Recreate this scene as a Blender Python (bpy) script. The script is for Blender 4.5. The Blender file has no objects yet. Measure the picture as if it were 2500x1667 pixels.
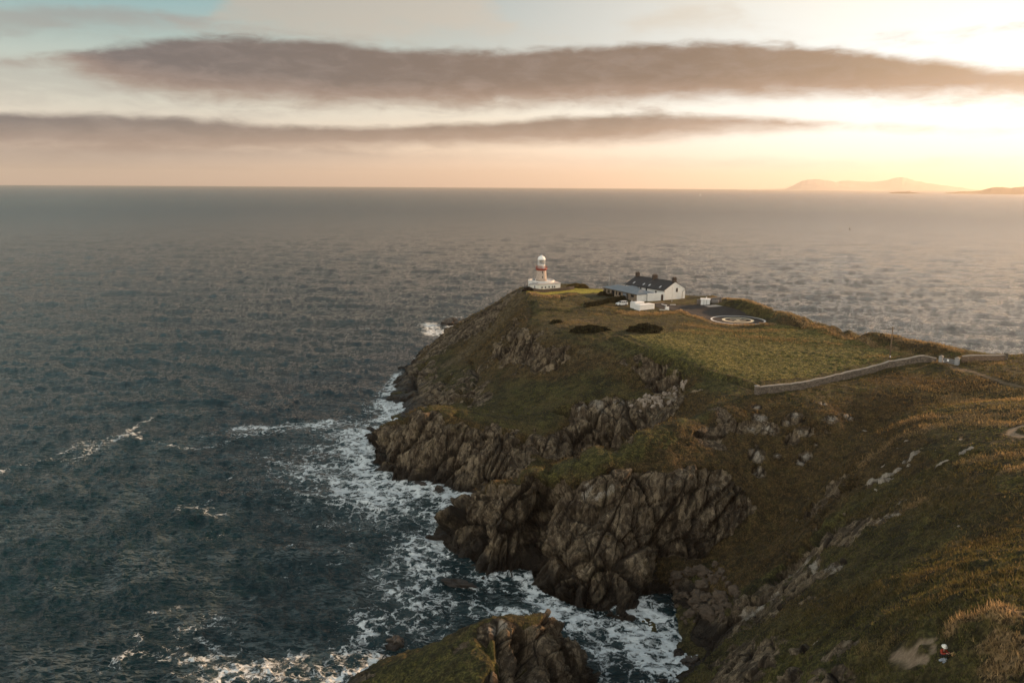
import numpy as np
# survey points of the ground: x, y, height above the sea in metres
CTRL=np.array([4.9,315.8,31.5,-1.2,321.6,27.0,-4.9,327.7,24.0,-8.6,333.9,21.0,-10.7,339.5,19.0,-12.8,345.1,17.0,-14.9,350.7,15.0,-17.0,356.3,13.0,-21.4,360.6,9.0,-25.8,364.8,5.0,-27.9,358.0,4.7,-30.1,351.1,4.3,-32.2,344.2,4.0,-33.3,337.9,3.8,-34.4,331.5,3.6,-35.5,325.2,3.4,-36.6,318.8,3.2,-37.7,312.5,3.0,-39.3,304.2,2.5,-40.9,295.9,2.0,-40.7,289.7,1.7,-40.6,283.6,1.3,-40.4,277.4,1.0,-41.3,269.4,0.5,-42.3,261.4,0.0,-39.4,258.1,0.0,-36.4,257.6,0.0,-36.5,253.6,0.0,-36.6,249.6,0.0,-36.6,245.6,0.0,-38.1,237.8,0.0,-33.4,235.5,0.0,-35.8,229.2,0.0,-39.4,226.9,0.0,-40.5,221.3,0.0,-41.6,215.8,0.0,-40.5,210.9,0.0,-39.5,206.1,0.0,-38.4,201.3,0.0,-37.4,196.4,0.0,-34.4,192.4,0.0,-31.4,188.3,0.0,-27.3,187.3,0.0,-23.3,186.3,0.0,-18.9,181.2,0.0,-13.8,178.2,0.0,-10.2,175.3,0.0,-10.2,178.0,0.0,-4.5,176.0,0.0,1.4,173.5,0.0,6.1,170.0,1.0,1.3,167.0,0.0,-4.2,164.0,0.0,-8.6,160.0,0.0,-9.0,153.5,9.5,-12.8,151.0,4.5,-14.6,149.9,0.0,-10.7,165.0,0.0,-13.9,160.0,0.0,-15.1,154.0,-1.0,-11.7,144.0,0.0,-7.3,140.1,0.0,-5.5,135.7,0.0,-1.6,136.6,0.0,3.0,135.1,0.0,5.2,129.2,0.0,9.1,124.7,0.0,13.6,122.2,0.0,18.6,122.2,0.0,23.1,126.0,0.0,25.3,122.3,0.0,24.4,118.8,0.0,26.7,114.1,0.0,30.0,114.0,0.0,30.2,111.3,0.0,25.1,106.5,0.0,22.9,103.3,0.0,-40.0,212.8,2.5,-36.6,210.9,5.0,-29.4,202.7,10.0,-24.7,196.1,14.0,-20.0,193.2,13.5,-12.0,191.8,13.5,-6.6,188.8,13.0,-2.7,188.2,12.3,2.7,189.3,12.0,8.3,194.7,13.0,14.1,198.7,15.0,18.6,199.4,16.8,28.6,199.3,19.0,36.3,198.8,20.8,38.4,192.4,21.4,40.4,186.0,22.0,-31.8,193.8,3.5,-32.2,199.3,6.0,-23.8,189.6,5.6,-24.2,192.8,10.2,-19.3,185.2,5.5,-19.6,189.1,9.9,-14.1,183.2,5.5,-14.5,188.2,9.9,-9.9,180.6,5.3,-9.6,185.9,9.6,-3.9,180.0,5.1,-3.3,184.1,9.1,1.8,178.7,5.0,2.3,183.9,8.9,3.6,174.9,5.5,9.9,180.9,6.0,17.6,185.6,6.5,24.0,186.2,9.0,30.7,182.6,13.5,9.4,185.5,9.3,8.9,190.0,11.6,15.8,192.1,11.8,17.9,190.2,10.9,18.2,194.7,14.3,25.5,190.5,13.3,27.0,194.8,16.6,32.6,187.9,16.9,34.4,193.3,19.3,15.3,168.0,3.5,21.2,170.0,5.5,27.7,169.0,10.0,33.7,166.0,17.0,-30.3,226.0,1.0,-27.2,226.0,3.0,-22.2,226.0,5.0,-14.6,226.0,8.0,-4.7,319.4,25.5,-9.3,297.0,17.0,0.6,267.1,22.5,-18.6,286.9,9.0,-8.3,266.3,13.5,-27.4,278.3,6.0,0.6,243.9,17.0,-24.5,247.6,6.0,-33.1,260.8,2.5,-15.3,234.5,9.5,-7.3,233.6,12.5,0.6,217.7,14.0,-6.6,210.2,11.0,-14.1,216.6,8.5,1.7,204.4,11.5,-21.8,233.3,5.0,-28.8,242.0,2.5,-36.9,266.4,1.0,5.3,307.6,31.0,5.7,298.6,30.4,6.1,289.7,29.8,6.1,282.0,29.4,6.1,274.4,29.0,6.1,266.7,28.6,5.6,259.1,28.1,5.0,251.4,27.5,0.6,246.7,22.0,-6.5,252.7,15.0,8.4,235.2,23.0,15.9,229.6,25.5,15.5,222.7,20.5,9.4,223.2,16.5,8.7,206.8,14.5,20.7,211.2,19.5,26.9,214.2,22.5,28.1,204.5,20.0,34.9,204.1,22.5,39.6,193.3,24.0,42.8,178.6,24.5,10.0,243.7,26.8,18.7,234.2,27.0,28.6,229.3,27.2,31.5,221.6,27.1,34.4,213.9,27.1,37.4,206.2,27.0,41.1,197.4,26.9,44.9,188.6,26.8,47.9,180.3,26.8,50.8,171.9,26.8,52.8,167.1,26.8,12.5,310.3,30.0,5.7,313.0,30.3,19.7,315.9,30.0,26.7,316.3,30.0,35.4,308.8,30.0,13.5,294.2,29.2,19.9,292.4,29.5,26.9,281.0,29.6,18.2,265.9,28.8,10.6,260.2,28.2,24.2,251.6,28.3,34.5,279.9,29.8,38.6,287.4,30.0,43.3,276.4,29.6,48.7,272.3,29.2,55.9,278.6,29.2,56.0,291.6,30.0,65.0,297.8,30.0,43.6,259.1,28.6,53.6,252.1,28.4,68.4,272.7,28.8,67.7,289.7,29.2,76.3,292.3,29.2,73.7,256.4,28.5,66.2,257.9,28.5,82.1,255.0,28.5,75.9,267.2,28.5,72.1,245.6,28.5,41.8,232.1,27.8,52.0,220.2,27.6,63.8,218.5,28.0,75.4,216.9,28.4,57.1,194.4,27.2,67.5,192.9,27.6,77.1,190.1,28.3,84.5,209.2,28.8,89.2,193.6,29.8,88.1,235.4,28.8,88.2,259.5,28.8,42.1,301.6,30.0,52.1,312.2,30.0,75.5,295.8,31.0,79.0,290.7,31.0,82.4,285.7,31.0,83.3,278.4,31.4,84.1,271.1,31.8,85.0,263.8,32.2,86.1,257.8,32.2,87.2,251.8,32.2,88.3,245.8,32.2,89.4,239.7,32.2,91.3,233.7,32.2,93.3,227.7,32.2,95.2,221.7,32.2,97.7,213.9,32.5,100.1,206.0,32.7,101.1,198.9,33.0,102.0,191.9,33.2,106.4,186.2,33.2,79.0,296.5,29.6,82.0,289.9,29.5,85.0,283.3,29.3,86.2,277.4,29.2,87.4,271.5,29.1,88.7,265.5,29.0,89.5,258.5,29.1,90.2,251.4,29.2,91.0,244.4,29.3,91.8,237.3,29.4,92.6,230.3,29.5,93.6,223.0,29.7,94.7,215.7,30.0,95.7,208.4,30.2,96.5,200.7,30.7,97.4,193.0,31.2,91.2,264.4,29.2,91.8,258.3,29.3,92.4,252.3,29.4,92.9,246.2,29.4,93.5,240.2,29.5,94.1,234.1,29.6,95.3,227.1,29.7,96.6,220.1,29.9,98.8,205.7,30.3,99.7,198.3,30.7,100.7,190.9,31.0,64.7,170.3,27.5,70.1,173.1,28.0,75.5,175.8,28.5,81.4,178.0,29.2,87.3,180.2,30.0,93.6,180.9,31.0,99.0,181.7,31.5,102.1,178.1,31.8,105.3,176.8,32.3,112.1,177.5,32.8,112.9,171.6,33.8,119.8,168.1,35.0,100.1,176.2,31.4,100.1,169.3,32.0,98.9,158.0,33.0,97.7,147.6,34.0,96.2,139.6,35.0,94.7,131.6,36.0,-6.5,151.8,11.5,-3.8,148.1,13.5,0.5,146.8,15.0,4.7,145.0,16.0,14.0,146.9,19.5,19.2,149.2,21.5,25.7,153.0,23.0,34.4,157.3,24.5,42.8,162.8,25.8,49.2,166.0,26.4,-11.4,146.7,3.3,-11.2,149.3,5.6,-9.3,145.6,4.3,-9.2,149.0,7.2,-7.1,143.0,4.4,-6.9,145.9,7.2,-6.7,148.9,10.1,-5.1,138.8,5.0,-4.6,141.9,8.3,-4.2,145.0,11.7,-1.1,139.1,5.2,-0.5,141.7,9.0,-0.0,144.3,12.8,3.2,136.6,0.6,4.2,139.5,3.2,6.0,142.5,8.5,7.6,144.5,13.0,6.1,132.6,4.7,7.0,136.1,8.2,7.9,139.6,11.7,8.8,143.0,15.2,10.0,129.1,5.2,11.0,133.6,9.1,12.0,138.0,13.0,13.0,142.5,16.9,14.7,127.6,5.3,15.8,133.0,9.6,17.0,138.4,13.9,18.1,143.8,18.2,20.0,128.4,5.6,21.5,134.6,10.2,22.9,140.7,14.8,24.3,146.9,19.4,28.3,135.5,7.0,28.7,132.6,4.2,25.7,128.4,1.4,31.2,138.4,10.0,31.6,141.7,15.5,34.5,148.7,20.0,41.2,155.2,21.5,50.9,155.4,21.5,52.9,162.4,25.0,60.3,157.6,25.5,58.0,150.2,20.5,72.5,166.0,28.0,39.4,143.8,16.5,48.6,146.6,15.5,39.1,140.8,9.0,47.0,140.3,11.0,36.5,135.8,3.5,39.7,130.5,7.0,32.4,127.7,1.8,28.5,123.3,1.0,63.6,154.6,25.5,60.4,145.2,20.5,74.3,159.2,27.0,71.6,152.4,23.5,77.5,152.8,27.0,84.1,161.3,29.3,92.5,168.9,30.3,86.5,153.9,29.0,94.2,155.6,31.3,93.0,142.6,33.0,54.7,139.9,15.5,48.9,133.7,10.5,37.2,118.6,6.0,33.4,117.1,3.0,30.0,116.9,1.2,69.1,128.8,31.5,73.4,127.0,33.0,77.0,121.7,35.0,79.6,114.5,37.5,65.8,132.4,28.0,58.7,129.8,24.0,54.8,130.4,18.5,51.0,129.4,14.5,75.5,139.0,31.0,78.2,136.1,33.0,80.4,132.2,34.5,82.8,124.3,36.5,58.5,89.2,38.0,56.4,96.1,34.0,53.0,99.6,30.5,50.2,103.6,26.0,47.8,110.8,20.5,46.3,116.6,15.0,43.8,118.6,11.0,39.6,117.8,8.0,64.6,110.0,33.5,66.9,105.0,36.5,61.4,115.5,29.5,58.0,114.7,27.0,69.8,103.9,37.5,73.3,110.5,37.0,24.1,97.2,5.0,25.3,88.9,11.0,25.3,82.7,15.5,25.3,76.5,20.0,25.6,67.3,27.0,25.5,60.4,32.0,25.9,51.9,38.5,26.2,46.5,42.3,27.5,44.6,44.3,28.8,42.8,46.0,29.5,40.2,47.5,26.0,43.3,43.4,25.5,45.0,42.3,26.2,41.1,44.8,25.9,36.1,46.6,25.4,38.7,44.8,24.2,42.8,42.0,24.9,49.5,37.5,25.9,62.7,28.5,27.3,38.4,46.8,20.0,30.0,37.0,30.0,30.0,45.0,45.0,25.0,48.0,0.0,40.0,14.0,-10.0,60.0,8.0,5.0,70.0,8.0,25.0,10.0,42.0,50.0,0.0,50.0,0.0,10.0,20.0,80.0,10.0,52.0,80.0,40.0,50.0,-20.0,0.0,5.0,-45.0,30.0,-3.0,-40.0,60.0,-2.0,10.0,84.0,-2.0,14.0,78.0,1.0,13.0,60.0,12.0,-60.0,80.0,-6.0,110.0,60.0,46.0,140.0,100.0,41.0,150.0,150.0,36.0,160.0,180.0,33.0,140.0,190.0,34.0,175.0,150.0,32.0,185.0,185.0,22.0,190.0,220.0,-4.0,170.0,215.0,5.0,230.0,150.0,14.0,260.0,120.0,0.0,220.0,100.0,34.0,300.0,60.0,0.0,200.0,30.0,54.0,120.0,20.0,54.0,100.0,90.0,42.0,-21.9,102.3,2.0,-16.9,99.0,5.0,-12.9,97.2,7.5,-8.2,96.1,10.0,-3.9,96.3,12.0,-2.7,97.6,13.0,-1.4,98.2,13.6,1.4,98.1,11.2,2.7,97.8,11.0,4.7,99.2,10.5,6.3,101.3,9.5,7.7,103.0,7.0,8.7,103.9,4.5,7.9,101.4,2.0,2.2,95.8,9.5,1.6,90.3,10.0,5.1,95.9,9.5,6.4,98.7,7.0,-1.2,92.9,12.0,-3.8,88.1,11.0,-9.5,91.0,9.0,-16.0,96.8,5.0,-6.2,91.5,11.0,-8.2,84.0,8.0,-1.2,82.0,9.0,3.3,80.0,6.0,10.2,108.0,-3.0,7.7,112.0,-3.0,10.2,90.0,-3.0,15.2,90.0,-2.0,3.9,370.8,-6.0,4.9,406.8,-9.0,-2.2,370.7,-6.0,-1.2,403.6,-9.0,-9.6,375.2,-6.0,-8.6,403.9,-9.0,-18.0,387.2,-6.0,-17.0,410.3,-9.0,-23.0,368.3,-4.9,-34.8,366.8,-6.0,-45.8,368.8,-9.0,-31.8,376.8,-6.0,-41.2,346.2,-6.0,-52.2,348.2,-9.0,-46.7,314.5,-6.0,-57.7,316.5,-9.0,-49.9,297.9,-6.0,-60.9,299.9,-9.0,-49.4,279.4,-6.0,-60.4,281.4,-9.0,-51.3,263.4,-6.0,-62.3,265.4,-9.0,-45.6,241.6,-5.0,-56.6,239.6,-9.0,-42.4,231.5,-5.0,-53.4,229.5,-9.0,-48.4,222.9,-5.0,-59.4,220.9,-9.0,-50.6,211.8,-5.0,-61.6,209.8,-9.0,-48.5,202.1,-5.0,-59.5,200.1,-9.0,-46.4,192.4,-5.0,-57.4,190.4,-9.0,-40.4,184.3,-5.0,-51.4,182.3,-9.0,-32.3,182.3,-5.0,-43.3,180.3,-9.0,-22.8,174.2,-5.0,-33.8,172.2,-9.0,-40.4,188.4,-4.0,-37.4,184.4,-4.0,-34.4,180.3,-4.0,-30.3,179.3,-4.0,-26.3,178.3,-4.0,-21.9,173.2,-4.0,-16.8,170.2,-4.0,-21.6,149.9,-5.0,-18.7,144.0,-5.0,-14.3,140.1,-5.0,-12.5,135.7,-5.0,-9.5,128.7,-4.0,-5.6,129.6,-4.0,-1.0,128.1,-4.0,1.2,122.2,-4.0,5.1,117.7,-4.0,9.6,115.2,-4.0,14.6,115.2,-4.0,21.3,115.3,-4.0,18.3,112.3,-4.0,-14.2,138.6,-6.6,-19.8,121.0,-6.0,-27.8,124.1,-8.0,-34.7,157.9,-9.0,-39.4,140.0,-9.0,-22.1,168.6,-9.0,-28.9,112.8,-6.0,-7.8,127.5,-5.0,3.6,124.3,-3.0,13.7,113.4,-4.0,13.7,324.6,30.0,4.7,329.6,30.0,12.7,340.6,28.0,12.7,360.6,8.0,12.7,373.6,-4.0,17.7,398.6,-9.0,27.8,326.6,30.0,26.8,331.6,30.0,26.8,342.6,28.0,26.8,362.6,8.0,26.8,375.6,-4.0,31.8,400.6,-9.0,38.9,328.9,28.0,38.9,348.9,8.0,38.9,361.9,-4.0,43.9,386.9,-9.0,52.1,324.2,28.0,52.1,344.2,8.0,52.1,357.2,-4.0,57.1,382.2,-9.0,65.8,312.2,29.0,65.8,332.2,8.0,65.8,345.2,-4.0,70.8,370.2,-9.0,82.5,305.8,26.0,93.5,319.8,6.0,100.5,331.8,-4.0,115.5,355.8,-9.0,89.4,295.7,26.0,100.4,309.7,6.0,107.4,321.7,-4.0,122.4,345.7,-9.0,92.0,273.8,27.2,103.0,287.8,6.0,110.0,299.8,-4.0,125.0,323.8,-9.0,96.4,249.7,27.2,107.4,263.7,6.0,114.4,275.7,-4.0,129.4,299.7,-9.0,102.2,231.7,27.2,113.2,245.7,6.0,120.2,257.7,-4.0,135.2,281.7,-9.0,107.1,216.0,27.7,118.1,230.0,6.0,125.1,242.0,-4.0,140.1,266.0,-9.0,109.0,201.9,28.2,120.0,215.9,6.0,127.0,227.9,-4.0,142.0,251.9,-9.0,113.4,196.2,28.2,124.4,210.2,6.0,131.4,222.2,-4.0,146.4,246.2,-9.0,123.2,194.2,27.0,134.2,208.2,6.0,141.2,220.2,-4.0,156.2,244.2,-9.0,-40.0,420.0,-9.0,20.0,430.0,-9.0,100.0,420.0,-9.0,-100.0,380.0,-9.0,-120.0,300.0,-9.0,-110.0,200.0,-9.0,-90.0,120.0,-9.0,220.0,350.0,-9.0,300.0,250.0,-9.0]).reshape(-1,3)
# strokes on the ground: what, width, strength, points (x, y, z)
STROKES=[
('dig',1.2,2.2,[[6.8,144.7,13.6],[6.4,143.1,10.6],[3.6,141.6,7.0]]),
('dig',0.9,1.6,[[11.2,137.4,12.3],[14.6,135.9,11.8],[20.9,139.5,14.3]]),
('dig',0.6,1.1,[[12.6,142.1,16.6],[9.7,139.1,13.2],[7.7,139.0,10.7]]),
('dig',0.8,1.5,[[8.6,183.3,7.9],[7.3,147.9,16.5]]),
('dig',0.6,1.0,[[5.8,185.6,9.8],[7.9,182.9,7.9]]),
('dig',1.1,2,[[-1.5,183.5,8.6],[-0.7,148.5,14.9]]),
('dig',0.8,1.4,[[1.1,184.7,9.5],[0.7,147.1,15.2]]),
('dig',0.7,1.2,[[3.3,186.3,10.4],[1.8,179.8,5.8],[1.9,146.6,15.7]]),
('dig',1.2,2.0,[[12.8,198.1,14.5],[18.8,193.8,13.8],[23.8,189.6,11.7],[23.4,151.6,22.0]]),
('dig',0.8,1.4,[[31.8,192.3,17.6],[31.8,184.0,14.9]]),
('dig',0.5,0.9,[[19.4,198.7,16.7],[19.2,194.0,14.0]]),
('dig',0.5,0.8,[[25.4,198.6,17.9],[24.3,189.6,12.0]]),
('dig',1.8,2.6,[[22.4,188.5,10.1],[20.0,149.8,21.5]]),
('dig',0.6,1,[[16.4,189.7,10.3],[13.0,147.7,19.1]]),
('dig',0.6,1,[[12.9,190.0,10.7],[11.5,183.6,7.3]]),
('dig',0.6,0.9,[[20.3,192.7,13.3],[19.7,187.6,8.7]]),
('dig',2.0,3.0,[[29.9,138.1,9.9],[28.6,133.7,5.2],[25.8,127.2,0.7]]),
('dig',1.6,2.4,[[4.6,140.9,5.9],[2.4,137.4,0.9]]),
('dig',1.2,1.6,[[6.3,128.4,0.8],[11.8,123.9,0.9],[23.2,125.0,0.0]]),
('dig',0.8,1.2,[[5.8,129.9,1.6],[11.0,129.5,5.9],[13.8,129.6,6.9]]),
('dig',0.6,1.0,[[20.7,128.1,4.5],[21.7,126.4,1.7]]),
('dig',0.7,1.0,[[16.8,129.8,7.4],[17.5,125.3,2.9]]),
('dig',1.6,1.8,[[25.0,127.6,1.0],[26.0,125.0,0.0],[26.2,117.4,0.3]]),
('dig',0.7,1.2,[[0.5,140.6,6.6],[-2.5,137.9,3.3]]),
('dig',1.0,1.6,[[-1.3,97.6,13.0],[-0.4,92.7,11.5],[-0.4,88.8,10.6]]),
('dig',1.0,1.6,[[1.8,97.9,11.2],[2.6,91.7,9.2]]),
('dig',0.8,1.2,[[-7.8,183.7,8.6],[-6.0,150.9,11.7]]),
('dig',0.8,1.2,[[-1.9,186.6,11.2],[-2.5,149.2,14.2]]),
('dig',1.2,1.4,[[-20.6,185.0,3.2],[-17.6,185.6,6.9],[-14.4,188.6,10.5]]),
('dig',0.8,1.0,[[-28.9,199.9,10.1],[-30.5,191.1,2.7]]),
('dig',0.9,1.2,[[-15.9,238.1,9.1],[-13.9,194.0,14.2]]),
('dig',0.8,1.0,[[-26.1,253.2,5.2],[-22.0,195.8,14.6]]),
('dig',0.8,1.0,[[-36.5,281.0,3.1],[-31.2,257.5,2.8]]),
('dig',1.2,1.4,[[-41.3,258.8,0.0],[-28.2,201.4,11.0]]),
('dig',0.8,1.2,[[-14.5,272.1,11.0],[-10.9,245.6,11.8],[-12.1,225.8,9.2]]),
('dig',0.7,0.45,[[6.7,287.7,29.8],[5.7,256.4,28.0]]),
('dig',1.3,1.2,[[4.4,281.0,28.2],[-6.1,278.5,18.5],[-14.1,276.8,11.9]]),
('dig',1.2,0.6,[[7.3,286.3,29.9],[7.6,273.6,29.5],[7.6,266.8,29.1],[6.8,264.3,28.4]]),
('dig',0.8,0.45,[[18.7,298.0,29.7],[15.1,279.1,30.4],[10.4,276.3,30.2]]),
('dig',0.8,0.4,[[8.0,268.0,29.3],[14.1,268.7,29.6],[19.3,267.6,29.1]]),
('dig',1.0,0.5,[[23.5,284.8,29.8],[25.2,278.0,29.7]]),
('dig',0.9,0.4,[[23.8,283.6,29.8],[31.3,297.8,29.9]]),
('dig',0.8,0.5,[[54.0,171.3,27.2],[45.1,189.2,26.9],[37.5,206.7,27.1],[28.7,230.1,27.3]]),
('dig',-1.0,0.35,[[54.4,174.1,27.4],[45.3,190.6,27.2],[37.6,207.7,27.5],[31.1,229.1,27.5]]),
('dig',-1.0,0.5,[[58.2,273.2,28.9],[60.9,265.8,28.6],[64.6,256.3,28.5],[66.5,249.1,28.3],[72.1,245.5,28.5],[77.0,240.5,29.6]]),
('dig',-0.9,0.4,[[7.7,301.2,30.7],[8.8,298.6,30.5],[12.5,297.9,29.9],[17.6,299.7,29.8]]),
('dig',-0.8,0.3,[[19.6,300.4,29.8],[24.5,304.7,30.0]]),
('dig',-0.8,0.25,[[10.1,279.6,30.3],[8.0,269.9,29.4]]),
('dig',-1.5,0.6,[[74.9,276.6,30.7],[80.4,275.6,31.7],[82.0,266.2,31.6],[84.6,250.4,31.7]]),
('dig',-0.35,0.45,[[57.1,119.6,24.5],[58.6,118.9,26.2],[60.3,117.4,28.0]]),
('rock',0.5,1.3,[[57.1,119.6,24.5],[58.6,118.9,26.2],[60.3,117.4,28.0]]),
('pale',0.55,0.9,[[57.1,119.6,24.5],[58.6,118.9,26.2],[60.3,117.4,28.0]]),
('dig',-0.35,0.45,[[59.4,105.5,32.1],[61.0,105.1,33.3]]),
('rock',0.5,1.3,[[59.4,105.5,32.1],[61.0,105.1,33.3]]),
('pale',0.55,0.9,[[59.4,105.5,32.1],[61.0,105.1,33.3]]),
('dig',-0.35,0.45,[[57.3,102.1,32.2],[59.5,103.2,33.2]]),
('rock',0.5,1.3,[[57.3,102.1,32.2],[59.5,103.2,33.2]]),
('pale',0.55,0.9,[[57.3,102.1,32.2],[59.5,103.2,33.2]]),
('dig',-0.35,0.45,[[62.8,105.8,34.1],[64.6,106.1,35.0]]),
('rock',0.5,1.3,[[62.8,105.8,34.1],[64.6,106.1,35.0]]),
('pale',0.55,0.9,[[62.8,105.8,34.1],[64.6,106.1,35.0]]),
('dig',-0.35,0.45,[[58.0,118.3,25.8],[58.8,116.7,27.0]]),
('rock',0.5,1.3,[[58.0,118.3,25.8],[58.8,116.7,27.0]]),
('pale',0.55,0.9,[[58.0,118.3,25.8],[58.8,116.7,27.0]]),
('dig',-0.35,0.45,[[59.6,131.2,24.1],[62.5,132.2,25.9],[63.3,131.6,26.7]]),
('rock',0.5,1.3,[[59.6,131.2,24.1],[62.5,132.2,25.9],[63.3,131.6,26.7]]),
('pale',0.55,0.9,[[59.6,131.2,24.1],[62.5,132.2,25.9],[63.3,131.6,26.7]]),
('dig',-0.35,0.45,[[52.4,101.8,28.9],[53.2,101.0,29.9]]),
('rock',0.5,1.3,[[52.4,101.8,28.9],[53.2,101.0,29.9]]),
('pale',0.55,0.9,[[52.4,101.8,28.9],[53.2,101.0,29.9]]),
('rock',0.9,1.4,[[62.3,118.5,29.2]]),
('pale',0.9,1.0,[[62.3,118.5,29.2]]),
('dig',-0.9,0.4600000000000001,[[62.3,118.5,29.2]]),
('rock',1.1,1.4,[[63.3,118.7,29.8]]),
('pale',1.1,1.0,[[63.3,118.7,29.8]]),
('dig',-1.1,0.54,[[63.3,118.7,29.8]]),
('rock',0.5,1.4,[[64.5,119.3,30.5]]),
('pale',0.5,1.0,[[64.5,119.3,30.5]]),
('dig',-0.5,0.30000000000000004,[[64.5,119.3,30.5]]),
('rock',0.6,1.4,[[64.4,128.6,28.6]]),
('pale',0.6,1.0,[[64.4,128.6,28.6]]),
('dig',-0.6,0.33999999999999997,[[64.4,128.6,28.6]]),
('rock',0.7,1.4,[[65.1,125.9,29.7]]),
('pale',0.7,1.0,[[65.1,125.9,29.7]]),
('dig',-0.7,0.38,[[65.1,125.9,29.7]]),
('rock',0.35,1.4,[[63.4,124.6,28.8]]),
('pale',0.35,1.0,[[63.4,124.6,28.8]]),
('dig',-0.35,0.24,[[63.4,124.6,28.8]]),
('rock',0.35,1.4,[[63.8,126.9,28.6]]),
('pale',0.35,1.0,[[63.8,126.9,28.6]]),
('dig',-0.35,0.24,[[63.8,126.9,28.6]]),
('rock',0.5,1.4,[[60.4,122.8,26.7]]),
('pale',0.5,1.0,[[60.4,122.8,26.7]]),
('dig',-0.5,0.30000000000000004,[[60.4,122.8,26.7]]),
('rock',0.4,1.4,[[61.2,116.6,29.0]]),
('pale',0.4,1.0,[[61.2,116.6,29.0]]),
('dig',-0.4,0.26,[[61.2,116.6,29.0]]),
('rock',0.6,1.4,[[68.0,115.2,33.6]]),
('pale',0.6,1.0,[[68.0,115.2,33.6]]),
('dig',-0.6,0.33999999999999997,[[68.0,115.2,33.6]]),
('rock',0.5,1.4,[[57.1,119.0,24.8]]),
('pale',0.5,1.0,[[57.1,119.0,24.8]]),
('dig',-0.5,0.30000000000000004,[[57.1,119.0,24.8]]),
('rock',0.35,1.4,[[55.8,114.1,25.6]]),
('pale',0.35,1.0,[[55.8,114.1,25.6]]),
('dig',-0.35,0.24,[[55.8,114.1,25.6]]),
('rock',0.3,1.4,[[64.6,115.6,31.6]]),
('pale',0.3,1.0,[[64.6,115.6,31.6]]),
('dig',-0.3,0.22,[[64.6,115.6,31.6]]),
('rock',0.25,1.4,[[65.8,115.4,32.4]]),
('pale',0.25,1.0,[[65.8,115.4,32.4]]),
('dig',-0.25,0.2,[[65.8,115.4,32.4]]),
('rock',0.25,1.4,[[66.0,120.4,31.2]]),
('pale',0.25,1.0,[[66.0,120.4,31.2]]),
('dig',-0.25,0.2,[[66.0,120.4,31.2]]),
('rock',0.35,1.4,[[49.5,82.5,35.1]]),
('pale',0.35,1.0,[[49.5,82.5,35.1]]),
('dig',-0.35,0.24,[[49.5,82.5,35.1]]),
('rock',0.4,1.4,[[47.4,78.4,35.7]]),
('pale',0.4,1.0,[[47.4,78.4,35.7]]),
('dig',-0.4,0.26,[[47.4,78.4,35.7]]),
('rock',0.5,1.4,[[59.8,127.8,25.5]]),
('pale',0.5,1.0,[[59.8,127.8,25.5]]),
('dig',-0.5,0.30000000000000004,[[59.8,127.8,25.5]]),
('rock',0.4,1.4,[[61.7,119.0,28.7]]),
('pale',0.4,1.0,[[61.7,119.0,28.7]]),
('dig',-0.4,0.26,[[61.7,119.0,28.7]]),
('rock',1.3,1.5,[[64.9,160.7,26.6]]),
('pale',1.3,0.55,[[64.9,160.7,26.6]]),
('dig',-1.3,0.35,[[64.9,160.7,26.6]]),
('rock',1.6,1.5,[[64.6,154.5,25.3]]),
('pale',1.6,0.55,[[64.6,154.5,25.3]]),
('dig',-1.6,0.35,[[64.6,154.5,25.3]]),
('rock',1.3,1.5,[[68.2,155.7,25.1]]),
('pale',1.3,0.55,[[68.2,155.7,25.1]]),
('dig',-1.3,0.35,[[68.2,155.7,25.1]]),
('rock',1.1,1.5,[[69.1,149.6,23.8]]),
('pale',1.1,0.55,[[69.1,149.6,23.8]]),
('dig',-1.1,0.35,[[69.1,149.6,23.8]]),
('rock',1.8,1.5,[[51.8,159.8,24.0]]),
('pale',1.8,0.55,[[51.8,159.8,24.0]]),
('dig',-1.8,0.35,[[51.8,159.8,24.0]]),
('rock',1.4,1.5,[[51.9,163.0,25.3]]),
('pale',1.4,0.55,[[51.9,163.0,25.3]]),
('dig',-1.4,0.35,[[51.9,163.0,25.3]]),
('rock',1.3,1.5,[[58.2,157.5,24.6]]),
('pale',1.3,0.55,[[58.2,157.5,24.6]]),
('dig',-1.3,0.35,[[58.2,157.5,24.6]]),
('rock',1.0,1.5,[[56.4,156.9,23.7]]),
('pale',1.0,0.55,[[56.4,156.9,23.7]]),
('dig',-1.0,0.35,[[56.4,156.9,23.7]]),
('rock',1.8,1.5,[[52.6,156.8,22.6]]),
('pale',1.8,0.55,[[52.6,156.8,22.6]]),
('dig',-1.8,0.35,[[52.6,156.8,22.6]]),
('rock',1.0,1.5,[[58.2,153.9,22.8]]),
('pale',1.0,0.55,[[58.2,153.9,22.8]]),
('dig',-1.0,0.35,[[58.2,153.9,22.8]]),
('rock',1.0,1.5,[[59.2,153.3,22.9]]),
('pale',1.0,0.55,[[59.2,153.3,22.9]]),
('dig',-1.0,0.35,[[59.2,153.3,22.9]]),
('rock',1.6,1.5,[[57.5,148.4,19.5]]),
('pale',1.6,0.55,[[57.5,148.4,19.5]]),
('dig',-1.6,0.35,[[57.5,148.4,19.5]]),
('rock',1.2,1.5,[[56.3,147.3,18.5]]),
('pale',1.2,0.55,[[56.3,147.3,18.5]]),
('dig',-1.2,0.35,[[56.3,147.3,18.5]]),
('rock',1.6,1.5,[[48.6,151.4,18.9]]),
('pale',1.6,0.55,[[48.6,151.4,18.9]]),
('dig',-1.6,0.35,[[48.6,151.4,18.9]]),
('rock',1.5,1.5,[[48.6,150.5,18.3]]),
('pale',1.5,0.55,[[48.6,150.5,18.3]]),
('dig',-1.5,0.35,[[48.6,150.5,18.3]]),
('rock',1.6,1.5,[[48.3,147.7,16.4]]),
('pale',1.6,0.55,[[48.3,147.7,16.4]]),
('dig',-1.6,0.35,[[48.3,147.7,16.4]]),
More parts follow.
